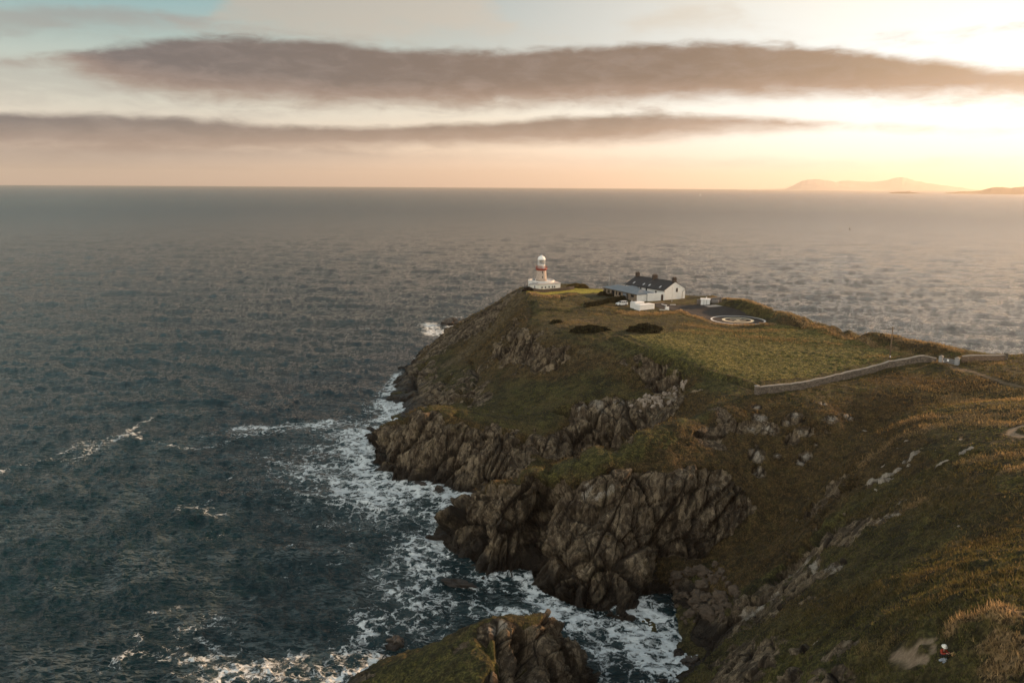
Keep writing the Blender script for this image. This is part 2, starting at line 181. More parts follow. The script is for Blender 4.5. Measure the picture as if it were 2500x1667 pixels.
('rock',0.8,1.5,[[52.7,150.2,18.7]]),
('pale',0.8,0.55,[[52.7,150.2,18.7]]),
('dig',-0.8,0.35,[[52.7,150.2,18.7]]),
('rock',0.6,1.5,[[59.9,149.9,21.4]]),
('pale',0.6,0.55,[[59.9,149.9,21.4]]),
('dig',-0.6,0.35,[[59.9,149.9,21.4]]),
('rock',1.5,1.5,[[49.4,157.4,22.6]]),
('pale',1.5,0.55,[[49.4,157.4,22.6]]),
('dig',-1.5,0.35,[[49.4,157.4,22.6]]),
('rock',1.8,1.2,[[45.3,115.1,14.7],[47.2,111.9,19.0],[48.1,109.2,21.5],[48.5,103.5,24.5]]),
('rock',3.2,1.0,[[43.3,116.7,11.6],[44.3,112.5,15.2]]),
('rock',2,1.2,[[44.1,107.2,17.9],[42.7,105.2,17.4]]),
('pale',0.9,0.8,[[44.1,108.1,17.4],[43.1,104.7,18.0],[42.4,103.7,17.9]]),
('pale',0.5,0.7,[[41.7,94.6,22.7],[41.8,92.1,24.3]]),
('rock',1.3,1.1,[[36.5,113.6,6.0],[39.1,112.0,9.4],[40.3,105.1,14.6]]),
('rock',1.1,1.0,[[36.2,90.0,20.7],[37.1,83.0,26.2]]),
('rock',0.8,1.0,[[26.9,66.9,28.4],[28.7,66.7,30.1]]),
('rock',0.7,1.0,[[25.7,57.9,34.2],[26.4,55.0,37.0]]),
('pale',0.5,0.7,[[27.8,67.2,29.1],[28.7,66.3,30.3]]),
('rock',3.5,0.9,[[33.5,112.8,2.8],[36.5,113.6,6.0]]),
('rock',2,0.8,[[37.4,110.5,8.1],[35.2,100.0,12.5]]),
('rock',2.5,0.9,[[25.6,110.8,0.0],[30.4,110.5,0.6],[32.2,108.0,3.6]]),
('rock',6,0.9,[[-5.1,181.5,6.5],[2.4,182.7,8.1],[9.5,185.6,9.3],[18.5,189.5,10.3],[28.1,192.3,15.7]]),
('rock',5,0.9,[[17.6,196.3,15.0],[27.1,195.6,17.0],[36.4,187.0,19.1]]),
('rock',4,0.8,[[20.2,194.1,14.2],[30.2,188.1,15.0]]),
('rock',4,0.6,[[35.4,196.6,20.2],[38.0,188.8,20.6]]),
('rock',3,0.9,[[34.5,183.1,17.0],[37.5,179.2,19.5]]),
('pale',1.8,0.5,[[17.4,197.1,15.4],[18.5,197.4,15.8]]),
('pale',2.2,0.5,[[21.8,197.6,16.7],[22.9,194.4,15.0]]),
('pale',3,0.4,[[27.2,196.3,17.3],[29.7,194.4,17.3]]),
('pale',2,0.35,[[35.1,183.8,17.6],[37.7,180.2,19.7]]),
('pale',1.2,0.5,[[36.9,194.7,21.3],[39.4,183.8,21.1]]),
('rock',6,0.45,[[21.3,143.0,17.1],[29.3,141.8,15.5],[38.0,144.3,16.8]]),
('rock',4,0.6,[[36.1,150.6,21.1],[41.2,154.1,21.1],[45.6,158.6,23.6]]),
('rock',2.5,0.9,[[43.4,161.2,25.2],[46.0,157.7,23.0]]),
('pale',1.2,0.35,[[38.2,152.3,21.5],[31.5,142.7,16.5]]),
('pale',1,0.4,[[37.8,143.3,15.0],[41.0,143.7,15.3]]),
('pale',1.2,0.5,[[14.6,140.8,15.9],[13.7,139.5,14.7]]),
('pale',1.2,0.5,[[15.8,139.0,14.4],[18.6,140.4,15.4]]),
('rock',7,1.0,[[-5.8,142.1,5.9],[9.4,132.3,7.4],[20.8,129.4,5.7]]),
('rock',6,1.0,[[9.1,127.0,2.2],[20.4,125.3,1.7]]),
('rock',4,1,[[-9.5,151.4,8.8],[5.2,143.8,12.4]]),
('rock',3,0.8,[[31.1,138.2,9.6],[34.0,136.5,5.5]]),
('pale',4,0.25,[[-11.0,148.7,5.4],[-4.1,140.2,6.9]]),
('pale',1.2,0.3,[[13.8,133.2,9.5],[6.4,129.5,1.8]]),
('rock',4,0.9,[[30.9,128.4,1.6],[33.2,120.4,3.0],[32.0,115.2,1.6]]),
('rock',3,1.2,[[-2.6,97.1,12.8],[0.5,98.3,12.1],[6.3,101.2,8.7],[7.5,101.5,5.1]]),
('rock',1.2,1,[[-21.5,101.4,2.4],[-19.0,99.7,3.9]]),
('rock',2.0,1,[[2.7,95.5,9.7],[3.7,92.4,8.2]]),
('rock',8,0.7,[[-34.8,201.7,3.7],[-24.3,192.2,9.3],[-10.7,183.7,7.7],[1.9,182.8,8.1]]),
('rock',7,0.6,[[-40.7,338.9,0.0],[-36.8,273.9,2.3],[-35.6,246.8,0.4]]),
('rock',5,0.5,[[-21.9,238.5,5.7],[-10.3,220.4,9.6]]),
('rock',6,0.5,[[-31.2,304.5,7.2],[-26.0,278.1,6.4]]),
('rock',7,0.6,[[-15.0,341.0,16.7],[-21.0,316.8,14.1],[-36.2,354.6,0.0]]),
('rock',3,0.6,[[3.5,315.4,30.7],[-6.9,311.4,23.5]]),
('rock',6,1.1,[[9.1,142.9,14.9],[14.9,139.9,15.1],[21.1,141.3,15.7],[25.0,139.5,13.2]]),
('rock',6,1.1,[[8.8,136.3,10.3],[14.7,136.5,12.3],[22.6,136.6,11.3]]),
('rock',5,1.0,[[-1.2,144.7,13.1],[4.0,144.6,14.4]]),
('rock',7,0.42,[[27.0,139.2,12.3],[35.3,140.5,10.8]]),
('rock',9,0.95,[[1.4,311.3,29.2],[-7.5,310.7,22.9],[-17.8,309.7,15.4],[-28.4,312.5,9.2]]),
('rock',12,0.85,[[-30.4,296.7,6.8],[-29.9,267.0,4.0],[-23.8,240.9,5.0]]),
('rock',8,0.7,[[-15.9,254.7,9.6],[-10.8,231.8,10.8],[-7.1,201.9,12.9]]),
('rock',7,0.7,[[-23.1,289.1,7.9],[-17.2,257.0,9.0]]),
('rock',5,0.5,[[4.9,240.1,20.9],[9.8,228.2,20.3]]),
('rock',7,0.55,[[-4.5,187.3,11.9],[4.1,189.7,12.0]]),
('rock',2.2,1.8,[[-3.0,97.3,12.7],[-1.3,98.2,13.1],[0.2,97.2,11.9]]),
('rock',3.2,1.7,[[1.1,96.6,10.9],[7.3,102.4,6.7],[7.9,101.6,3.8]]),
('rock',2,1.4,[[-0.7,93.4,11.7],[1.6,90.5,9.9]]),
('pale',1.0,0.7,[[-2.5,97.5,13.0],[-1.0,98.5,13.1]]),
('tan',8,0.42,[[85.6,160.7,29.4],[94.7,156.6,31.5],[83.7,125.8,36.4]]),  # this and the next tan strokes paint sun-glare gold into the slopes
('tan',7,0.4,[[68.5,123.2,31.9],[68.7,107.1,36.5],[65.5,97.2,37.9]]),
('tan',6,0.4,[[52.5,103.2,28.2],[55.6,93.9,34.4],[57.5,88.7,37.6]]),
('tan',5,0.35,[[38.7,89.7,23.1],[40.8,78.9,31.4],[41.5,68.7,37.4]]),
('brown',5,0.5,[[36.6,97.9,15.5],[33.8,68.7,33.0],[36.6,63.4,38.0]]),
('rock',3.4,1.2,[[45.1,115.9,13.9],[46.6,112.1,18.3],[47.7,108.6,21.4],[48.4,103.9,24.1]]),
('rock',9,0.62,[[34.4,113.8,3.7],[38.3,111.2,8.8],[38.7,96.5,18.6]]),
('rock',8,0.5,[[29.6,88.8,15.6],[29.7,73.3,27.0],[31.8,71.1,30.1]]),
('rock',5,0.75,[[27.7,105.9,1.8],[28.8,94.6,10.7],[27.6,76.0,23.1]]),
('pale',2,0.4,[[43.7,107.5,17.3],[41.5,93.2,23.3]]),
('rock',2.2,1.0,[[41.8,93.3,23.6],[41.2,101.7,17.7],[39.8,106.8,13.0]]),
('rock',8,0.5,[[32.3,141.5,14.6],[36.6,141.8,12.4],[33.0,138.7,9.4]]),
('brown',5,0.8,[[26.3,149.5,21.5],[31.0,152.4,22.7],[33.0,151.3,22.0]]),
('dig',1.0,1.7,[[1.2,97.7,11.4],[1.9,94.3,9.9],[1.6,90.5,9.9]]),
('dig',0.7,1.0,[[-3.6,95.7,12.1],[-1.2,90.7,11.6]]),
('rock',2.5,1.2,[[-6.4,95.5,10.9],[-3.5,92.9,12.0],[-2.2,88.7,11.1]]),
('rock',5,0.5,[[-24.5,281.1,7.0],[-15.3,234.6,9.5],[-6.7,214.9,10.9]]),
('dig',1.6,2.2,[[7.9,143.3,13.1],[6.3,142.8,10.0],[3.8,141.7,7.2],[3.0,141.0,5.8]]),
('rock',4,1.3,[[-28.2,198.2,10.6],[-24.7,195.5,13.3],[-20.0,192.8,13.2]]),
('rock',6,0.9,[[-36.1,273.2,2.4],[-40.5,287.2,1.6],[-36.2,300.9,4.5]]),
('dig',1.2,1.5,[[-21.2,263.7,7.4],[-23.3,248.0,6.5],[-24.7,239.6,4.2]]),
('dig',1.2,1.4,[[-32.7,293.2,5.6],[-35.0,279.4,3.5],[-35.2,266.3,1.7]]),
('dig',1.0,1.2,[[-14.0,242.9,10.2],[-13.0,224.1,8.6]]),
('dry',3,0.75,[[88.2,155.5,29.5],[88.3,144.1,31.7],[88.5,133.1,35.1]]),  # these dry strokes put warm sun glow into the right slope colour
('dry',2.5,0.7,[[69.2,127.4,31.7],[75.2,125.5,33.8],[75.5,112.9,36.9]]),
('dry',2,0.7,[[61.5,101.5,34.9],[63.7,98.7,36.8],[64.8,96.1,38.0]]),
('dry',2,0.6,[[59.3,128.2,24.9],[65.6,129.9,29.0],[68.9,128.1,31.5]]),
('pale',1.6,0.6,[[36.5,113.6,6.0],[39.7,110.2,11.1]]),
('pale',1.2,0.6,[[42.5,114.9,11.8],[44.2,111.1,15.9]]),
('rock',1.6,1.2,[[49.2,102.6,25.5],[51.3,98.6,29.4]]),
('pale',0.8,0.5,[[49.2,102.6,25.5],[51.3,98.6,29.4]]),
('rock',3.5,-1.3,[[8.0,147.4,16.3],[13.3,145.4,18.6],[17.5,146.6,20.1],[23.0,148.8,21.0],[28.8,152.2,22.8],[38.4,171.8,20.4]]),
('green',4,0.8,[[8.0,147.4,16.3],[15.4,146.0,19.5],[23.0,148.8,21.0],[29.9,152.3,22.8]]),
('green',2.5,0.5,[[9.1,144.2,15.3],[17.2,143.5,18.0]]),
('green',6,0.5,[[-0.3,218.7,13.8],[9.3,212.8,15.4],[16.2,209.9,17.6]]),
('green',5,0.45,[[-2.6,206.6,11.6],[4.4,206.5,12.6]]),
('rock',5,-1,[[-2.7,209.9,11.6],[9.0,204.3,14.3],[13.6,204.8,16.1]]),
('rock',6,-1.2,[[-18.4,276.7,9.3],[-9.7,275.3,14.7],[-0.6,277.9,23.7]]),
('rock',8,-1.3,[[-16.7,288.9,10.6],[-7.0,288.0,18.7],[1.3,296.1,27.2]]),
('tan',6,1,[[-21.4,282.5,8.0],[-13.5,289.6,13.1],[-6.4,291.2,19.4],[1.3,300.4,27.9]]),
('tan',2.5,0.5,[[17.1,222.9,21.5],[22.3,225.7,25.1]]),
('tan',3,0.5,[[6.6,244.9,24.9],[13.0,241.7,27.2]]),
('brown',6,0.6,[[-8.3,234.8,12.2],[-6.0,249.4,15.5]]),
('brown',8,0.6,[[-3.5,270.1,18.9],[12.5,231.1,23.9]]),
('brown',6,0.6,[[31.0,216.2,25.6],[33.8,201.8,20.8]]),
('green',9,0.9,[[46.0,215.1,28.6],[58.0,197.8,27.6],[70.6,186.7,28.0],[83.9,191.2,29.2]]),
('green',5,0.6,[[34.8,228.1,27.8],[43.1,200.9,27.9],[50.6,178.3,27.2]]),
('green',4,0.6,[[86.2,213.7,29.1],[90.3,196.0,29.8]]),
('green',3,0.6,[[46.9,179.3,26.4],[50.4,170.2,26.7],[43.5,181.9,24.7]]),
('green',14,0.95,[[44.5,207.6,28.9],[62.3,193.7,27.4],[77.9,192.2,28.4]]),
('green',9,0.8,[[92.3,205.9,29.5],[92.1,188.5,30.4]]),
('green',8,0.8,[[34.7,219.4,27.7],[46.3,194.8,28.2]]),
('tan',9,0.7,[[-10.3,292.5,15.9],[-3.8,288.9,21.8]]),
('tan',12,0.35,[[-6.0,249.4,15.5],[12.3,225.4,19.9],[26.4,217.8,23.7]]),
('tan',8,0.55,[[10.4,243.7,26.9],[24.6,251.6,28.3]]),
('lawn',5,1.3,[[9.9,309.9,30.4],[16.4,315.6,30.1],[24.9,318.2,30.1],[33.1,315.7,30.2]]),
('lawn',2.5,1.0,[[28.4,310.6,30.0],[35.3,317.0,30.3]]),
('lawn',3,0.8,[[10.7,302.3,30.6],[18.2,310.4,30.0]]),
('dry',2.5,0.8,[[38.5,263.8,29.0],[47.4,264.8,28.9],[57.5,270.9,28.9]]),
('dry',1.5,1,[[58.0,272.4,28.9],[60.5,263.7,28.6],[64.2,254.4,28.4],[66.1,247.6,28.3],[71.8,244.6,28.6],[79.3,239.6,30.0]]),
('dry',3,0.6,[[55.6,248.3,28.3],[65.8,235.1,28.4],[78.0,232.7,29.2]]),
('dry',3,0.6,[[66.1,226.8,28.3],[81.6,217.5,28.9]]),
('dry',2.5,0.5,[[50.7,237.9,28.1],[59.6,231.0,28.1]]),
('dry',2,0.8,[[84.9,254.2,31.1],[90.6,225.3,30.7],[95.7,208.4,30.2],[97.8,192.7,31.1]]),
('dry',1.5,0.8,[[75.4,295.2,30.6],[84.9,263.5,32.0],[173.1,403.1,0.0],[100.4,206.5,32.4],[106.1,185.7,33.1]]),  # sunlit crest of the bank painted in as straw
('dry',2,0.7,[[86.2,213.7,29.1],[92.8,205.7,29.6]]),
('dry',1.5,0.7,[[87.9,193.2,29.7],[100.4,188.3,31.2]]),
('dry',2,0.8,[[105.6,180.4,32.5],[105.8,175.1,32.4],[107.3,172.7,32.8]]),
('dry',1.2,0.9,[[98.2,181.7,31.4],[99.6,178.1,31.4],[99.3,171.3,31.6]]),
('dry',1.5,1,[[7.8,304.5,30.9],[8.4,297.7,30.4],[12.5,297.6,29.9],[17.2,299.2,29.8]]),
('dry',2,0.6,[[33.6,276.2,29.6],[35.2,275.2,29.6]]),
('dry',3,0.7,[[37.4,267.4,29.2],[41.6,267.9,29.2],[46.5,265.2,28.9]]),
('dry',3,0.35,[[16.3,247.3,28.6],[20.5,248.6,28.5]]),
('dry',2,0.5,[[27.8,263.9,29.0],[29.5,263.0,28.9]]),
('dry',0.8,0.6,[[19.6,299.8,29.8],[24.3,304.7,30.0]]),
('brown',9,0.9,[[53.0,159.6,24.0],[58.8,152.7,22.4],[68.5,155.8,25.2],[77.9,157.5,27.5]]),
('brown',8,0.8,[[43.5,142.5,12.7],[51.9,143.7,14.9],[60.4,145.2,20.5]]),
('brown',6,0.7,[[37.2,145.3,17.7],[46.0,153.4,20.3]]),
('brown',7,0.8,[[84.5,171.9,29.5],[90.6,165.3,30.2],[96.0,158.8,31.9]]),
('brown',5,0.5,[[44.3,70.2,38.0],[51.3,77.0,38.2]]),
('brown',3,0.8,[[61.2,126.7,26.7],[61.6,119.8,28.4],[61.0,111.8,30.5]]),
('brown',4,0.4,[[30.7,52.8,41.8],[34.5,51.7,44.1]]),
('brown',3,0.8,[[83.3,241.0,31.1],[96.7,211.0,31.5],[102.9,189.2,32.4]]),
('brown',3,0.9,[]),
('green',3,0.35,[[45.8,94.6,26.5],[38.3,69.9,35.0],[32.5,65.9,33.7]]),
('dry',5,0.42,[[74.7,128.5,33.3],[79.7,125.0,35.5],[78.7,117.9,36.5]]),  # straw slope, its sunlit orange strengthened in the colour
('dry',4,0.4,[[86.4,160.5,29.5],[95.4,157.7,31.7],[95.1,143.3,33.7]]),
('brown',8,0.5,[[51.2,106.7,25.5],[55.6,93.9,34.4],[52.9,80.9,37.6]]),
('green',4,0.4,[[68.5,123.2,31.9],[67.1,109.3,35.1]]),
('green',3,0.9,[[57.8,86.9,38.3],[55.8,82.0,38.7]]),
('green',3,0.5,[[25.6,41.2,44.2],[27.2,39.0,46.4]]),
('green',4,0.6,[[25.4,79.0,18.1],[24.9,56.4,34.2]]),
('green',5,1.0,[[-16.4,97.9,5.0],[-10.4,94.5,8.8],[-4.6,92.1,11.6]]),
('green',3,0.5,[[-3.8,93.9,11.9],[-5.9,91.5,11.1]]),
('brown',3,0.6,[[-2.7,92.0,12.0],[-1.6,89.5,11.3]]),
('dry',1.3,0.8,[[71.6,140.7,28.1],[73.5,132.8,32.1],[77.0,125.4,34.5],[80.3,121.9,36.1]]),
('dry',1.2,0.9,[[89.8,148.7,30.9],[88.1,133.0,35.1]]),
('green',1.5,1,[[72.6,117.0,34.9],[72.8,112.1,36.4]]),
('path',0.7,1.5,[[74.7,112.0,37.0],[73.4,112.2,36.6],[71.5,109.5,36.7],[70.8,105.8,37.4]]),
('dry',1.2,0.7,[[51.2,98.9,29.2],[52.8,95.9,31.8],[49.4,100.6,26.8]]),
('dry',1,0.8,[[59.3,90.3,37.9],[60.1,89.0,38.6]]),
('green',2,1,[[57.0,85.0,38.4],[56.4,83.1,38.6]]),
('dry',2,0.5,[[74.4,130.9,32.8],[79.8,127.0,35.2]]),
('dry',0.7,1.1,[[27.4,45.2,44.0],[27.7,44.3,44.6],[28.2,43.8,45.1],[28.4,43.8,45.3],[28.8,43.3,45.8],[28.9,42.7,46.1],[28.7,41.4,46.5]]),
('dig',-0.6,0.3,[[27.4,45.2,44.0],[27.7,44.3,44.6],[28.2,43.8,45.1],[28.8,43.3,45.8],[28.7,41.4,46.5]]),
('dry',1.0,1.0,[[27.2,40.6,45.7],[27.4,39.4,46.4],[27.6,38.9,46.8]]),
('dry',0.8,1,[[26.9,39.3,46.1],[26.6,38.3,46.3],[26.6,37.5,46.6]]),
('dry',0.8,1,[[26.2,39.2,45.5],[25.9,38.2,45.7],[25.6,37.7,45.6]]),
('dry',1.0,0.4,[[25.8,52.1,38.1],[26.7,50.2,40.0]]),
('dry',0.5,0.9,[[27.4,39.6,46.3],[27.0,38.2,46.7]]),
('path',0.55,1.15,[[26.5,45.5,43.1],[26.3,46.0,42.5],[25.9,45.9,42.2]]),
('path',0.9,1.15,[[25.7,45.9,42.0],[25.6,46.3,41.6]]),
('path',0.8,1.15,[[25.9,48.1,40.4],[25.4,46.0,41.6],[25.2,44.8,41.9]]),
('path',0.45,1.2,[[25.3,44.8,42.1],[25.5,44.3,42.6]]),
('path',0.35,1.0,[[26.3,44.9,43.1],[26.0,44.4,43.1]]),
('path',1.0,0.75,[[99.5,175.9,31.3],[99.9,168.9,32.0],[98.6,157.5,32.9],[97.4,147.1,33.9]]),
('path',1.5,0.8,[[40.5,288.2,30.0],[42.1,284.6,29.9]]),
('path',1.5,1,[[52.3,286.0,29.8],[55.0,287.3,29.8]])]
# foam on the sea: width, strength, points (x, y)
FOAM=[
(8,0.75,[[-30.4,402.4],[-37.6,383.7],[-43.3,408.5]]),
(5,0.55,[[-35.4,437.2],[-24.3,433.1]]),
(6,0.25,[[-80.7,385.8],[-63.0,382.9]]),
(6,0.5,[[-41.7,296.4],[-43.6,276.2],[-43.2,258.6]]),
(5,1.0,[[-39.1,255.9],[-37.6,245.6],[-39.5,235.9],[-41.4,231.3]]),
(6,0.8,[[-41.6,224.7],[-43.8,216.5],[-40.4,198.4],[-35.3,188.9],[-28.9,183.0],[-22.3,180.3],[-13.5,173.7]]),
(4,0.4,[[-41.5,220.6],[-38.5,198.4],[-31.8,187.4]]),
(16,0.42,[[-52.1,220.4],[-53.4,205.1],[-49.3,188.6],[-39.9,180.0],[-29.7,174.7]]),
(20,0.36,[[-42.6,198.3],[-43.7,182.8],[-31.9,169.6]]),
(7,0.38,[[-68.3,224.2],[-77.1,219.9]]),
(12,0.4,[[-27.7,174.8],[-19.0,168.5],[-14.2,169.8]]),
(9,0.35,[[-62.7,204.9],[-51.5,188.6],[-59.6,198.0]]),
(8,0.35,[[-45.1,253.1],[-45.3,238.1],[-51.4,228.9]]),
(5,0.35,[[-63.1,228.6],[-48.4,226.7]]),
(6,0.55,[[-15.3,160.3],[-15.9,147.8],[-14.3,140.4],[-9.9,137.0],[-6.6,134.5]]),
(6,0.5,[[-20.1,153.7],[-17.8,142.1],[-15.4,135.2]]),
(6,0.5,[[-15.2,133.6],[-10.9,129.0],[-5.4,126.1]]),
(4,0.45,[[-6.5,132.9],[-1.0,133.0],[2.9,132.2],[5.1,127.7]]),
(4,0.55,[[0.6,133.8],[3.7,132.2]]),
(4,0.5,[[5.1,126.9],[9.3,122.0],[16.3,119.4]]),
(3,0.6,[[-3.1,124.7],[2.0,123.3],[6.3,120.6]]),
(5,0.45,[[7.7,119.3],[14.7,118.1],[19.9,119.4]]),
(4,0.95,[[21.4,124.9],[23.5,119.5],[24.0,114.4]]),
(5,0.85,[[23.2,118.2],[26.2,112.1],[28.8,111.5],[24.2,108.6]]),
(5,0.5,[[15.4,111.9],[13.6,107.4],[17.2,105.3]]),
(6,0.6,[[20.6,110.8],[21.7,105.3],[17.6,103.7]]),
(5,0.4,[[11.6,114.3],[15.4,111.9]]),
(7,0.42,[[-23.4,121.6],[-19.6,120.3],[-15.0,117.7]]),
(7,0.42,[[-23.2,112.7],[-17.9,109.3],[-14.2,111.6],[-11.9,115.3]]),
(5,0.5,[[-22.5,116.4],[-21.0,111.6]]),
(5,0.5,[[-39.9,105.8],[-30.3,105.9],[-25.0,105.4]]),
(4,0.35,[[-46.5,104.7],[-42.9,105.2]]),
(4,0.6,[[-18.9,107.1],[-22.4,104.9]]),
(6,0.45,[[-79.2,226.1],[-62.3,230.8],[-45.3,238.1]]),
(2.2,0.34,[[-127.7,188.8],[-122.1,202.0],[-107.6,223.4]]),
(6,0.42,[[-21.9,153.7],[-21.8,135.2],[-15.8,124.5]]),
(5,0.38,[[-9.4,129.0],[-1.7,124.7],[9.1,119.3]]),
(8,0.36,[[15.8,115.6],[20.3,108.6]]),
(4,0.36,[[-39.6,106.9],[-20.3,104.1]]),
(9,0.55,[[-18.6,164.9],[-32.3,172.1],[-43.7,182.8]]),
(3,0.36,[[-52.9,117.3],[-48.3,120.0],[-42.3,114.9]]),
(3,0.36,[[-62.1,153.1],[-57.9,156.4]]),
(3,0.33,[[-42.5,134.9],[-39.1,140.0]]),
(2.5,0.36,[[-59.6,106.7],[-56.5,111.2],[-49.1,107.9]]),
(3,0.34,[[-94.0,387.8],[-73.7,394.6]]),
(2.5,0.34,[[-73.9,168.9],[-62.5,164.2]]),
(5,0.34,[[-115.9,197.0],[-112.4,215.2]]),
(1.6,0.55,[[-111.6,223.6],[-112.0,229.6],[-111.5,238.0]]),
(1.6,0.5,[[-110.7,221.7],[-105.7,217.1],[-98.1,212.7],[-90.7,208.5],[-85.0,207.8],[-80.8,211.3],[-79.3,216.7]]),
(2,0.5,[[-82.9,227.1],[-74.3,226.3],[-63.0,228.5],[-57.6,230.7]]),
(2,0.4,[[-128.4,189.9],[-126.0,194.3],[-121.0,199.0],[-121.3,207.1],[-119.1,212.3]]),
(1.5,0.35,[[-119.1,212.3],[-113.7,216.0],[-110.6,217.9]]),
(1.5,0.4,[[-88.3,216.5],[-87.0,222.2],[-80.5,218.5]]),
(1.2,0.45,[[-65.5,203.2],[-57.5,195.6]]),
(1.2,0.4,[[-77.1,196.7],[-76.7,201.4]]),
(1,0.4,[[-70.4,185.3],[-68.4,189.5]]),
(1.4,0.5,[[-74.5,166.7],[-69.6,167.9],[-65.7,164.6],[-62.6,164.7]]),
(1,0.4,[[-70.5,170.2],[-68.7,171.4]]),
(1,0.45,[[-44.1,147.2],[-43.4,149.0]]),
(1.2,0.5,[[-36.2,142.1],[-33.1,140.5],[-33.8,147.3],[-31.1,143.9]]),
(0.9,0.5,[[-32.4,148.3],[-32.3,151.9]]),
(1,0.4,[[-35.0,156.7],[-34.3,157.8]]),
(1,0.35,[[-37.8,150.9],[-35.9,151.4]]),
(1,0.4,[[-26.3,134.4],[-24.5,139.0]]),
(1.5,0.5,[[-50.9,123.0],[-48.1,121.7]]),
(2,0.45,[[-45.1,119.9],[-41.3,119.3]]),
(1.5,0.45,[[-49.3,115.1],[-45.8,113.5]]),
(2,0.5,[[-47.6,109.1],[-44.5,110.8],[-41.8,111.9]]),
(1.5,0.45,[[-60.3,115.6],[-57.9,113.9]]),
(1.5,0.4,[[-60.3,109.0],[-58.8,111.1]]),
(1.5,0.35,[[-53.1,112.3],[-50.2,113.4]]),
(1,0.4,[[-61.0,122.8],[-59.3,122.9]]),
(1,0.4,[[-57.4,124.8],[-56.7,125.5]]),
(2,0.4,[[-34.2,111.4],[-29.5,109.9]]),
(1.3,0.4,[[-39.7,119.3],[-37.9,120.0]])]
FIELD_=[[33.8, 230.3], [37.9, 209.3], [45.6, 191.9], [54.7, 174.7], [67.7, 178.6], [80.2, 184.7], [91.5, 190.6], [98.7, 191.3], [96.6, 200.6], [93.6, 217.4], [88.4, 236.5], [81.2, 238.7], [69.2, 237.8], [56.7, 241.1], [44.9, 235.0]]
APRON=[[59.2, 274.0], [61.1, 266.6], [64.9, 257.5], [66.8, 250.2], [72.6, 247.3], [76.5, 242.9], [79.4, 241.9], [80.8, 243.4], [82.7, 256.7], [78.7, 264.3], [75.4, 272.9], [73.5, 275.4], [71.8, 278.8], [68.1, 281.5], [66.6, 283.0], [62.4, 283.0], [55.4, 282.3], [54.8, 286.5], [51.7, 285.2], [50.6, 279.0], [51.9, 275.6], [54.6, 274.0]]
import numpy as np, math
rng=np.random.RandomState(7)
_perm=rng.permutation(256).astype(np.int32); _perm=np.concatenate([_perm,_perm])
_g3=rng.normal(size=(256,3)); _g3/=np.linalg.norm(_g3,axis=1)[:,None]; _g3=_g3.astype(np.float32)
def perlin(x,y,z=None):
    """gradient noise, about -1..1, on float arrays"""
    x=np.asarray(x,np.float32); y=np.asarray(y,np.float32)
    z=np.zeros_like(x) if z is None else np.asarray(z,np.float32)
    xi=np.floor(x).astype(np.int32); yi=np.floor(y).astype(np.int32); zi=np.floor(z).astype(np.int32)
    fx=x-xi; fy=y-yi; fz=z-zi
    u=fx*fx*fx*(fx*(fx*6-15)+10); v=fy*fy*fy*(fy*(fy*6-15)+10); w=fz*fz*fz*(fz*(fz*6-15)+10)
    def g(a,b,c):
        h=_perm[(_perm[(_perm[(xi+a)&255]+yi+b)&255]+zi+c)&255]; k=_g3[h]
        return k[...,0]*(fx-a)+k[...,1]*(fy-b)+k[...,2]*(fz-c)
    def L(t,a,b): return a+t*(b-a)
    return 1.5*L(w,L(v,L(u,g(0,0,0),g(1,0,0)),L(u,g(0,1,0),g(1,1,0))),L(v,L(u,g(0,0,1),g(1,0,1)),L(u,g(0,1,1),g(1,1,1))))
def fbm(x,y,z=None,o=4,rough=.5,ridged=False):
    s=0;a=1;t=0
    for i in range(o):
        k=2.03**i; n=perlin(x*k+i*17.3,y*k+i*5.1,None if z is None else z*k+i*9.7)
        if ridged: n=1-2*np.abs(n)
        s=s+a*n; t+=a; a*=rough
    return s/t
def worley_facets(P,seed=3):
    """cells: returns per-point random offset + tilted-plane term (blocky facets), and F2-F1"""
    r=np.random.RandomState(seed); T=r.random_sample((4096,7)).astype(np.float32)
    C=np.floor(P).astype(np.int32); n=len(P)
    b1=np.full(n,9,np.float32); b2=np.full(n,9,np.float32); val=np.zeros(n,np.float32)
    for i in (-1,0,1):
        for j in (-1,0,1):
            for k in (-1,0,1):
                h=((C[:,0]+i)*73856093 ^ (C[:,1]+j)*19349663 ^ (C[:,2]+k)*83492791)&4095
                R=T[h]; d=np.stack([C[:,0]+i+R[:,0],C[:,1]+j+R[:,1],C[:,2]+k+R[:,2]],1)-P
                D=np.sqrt((d*d).sum(1)); q=R[:,3]-.5 + ((R[:,4:7]-.5)*d).sum(1)*1.6
                m=D<b1; b2=np.where(m,b1,np.minimum(b2,D)); val=np.where(m,q,val); b1=np.where(m,D,b1)
    return val, b2-b1
def sstep(a,b,x):
    t=np.clip((x-a)/(b-a),0,1); return t*t*(3-2*t)
import bpy, random
import bpy
from mathutils import Vector, Matrix
SC=bpy.context.scene; COL=SC.collection
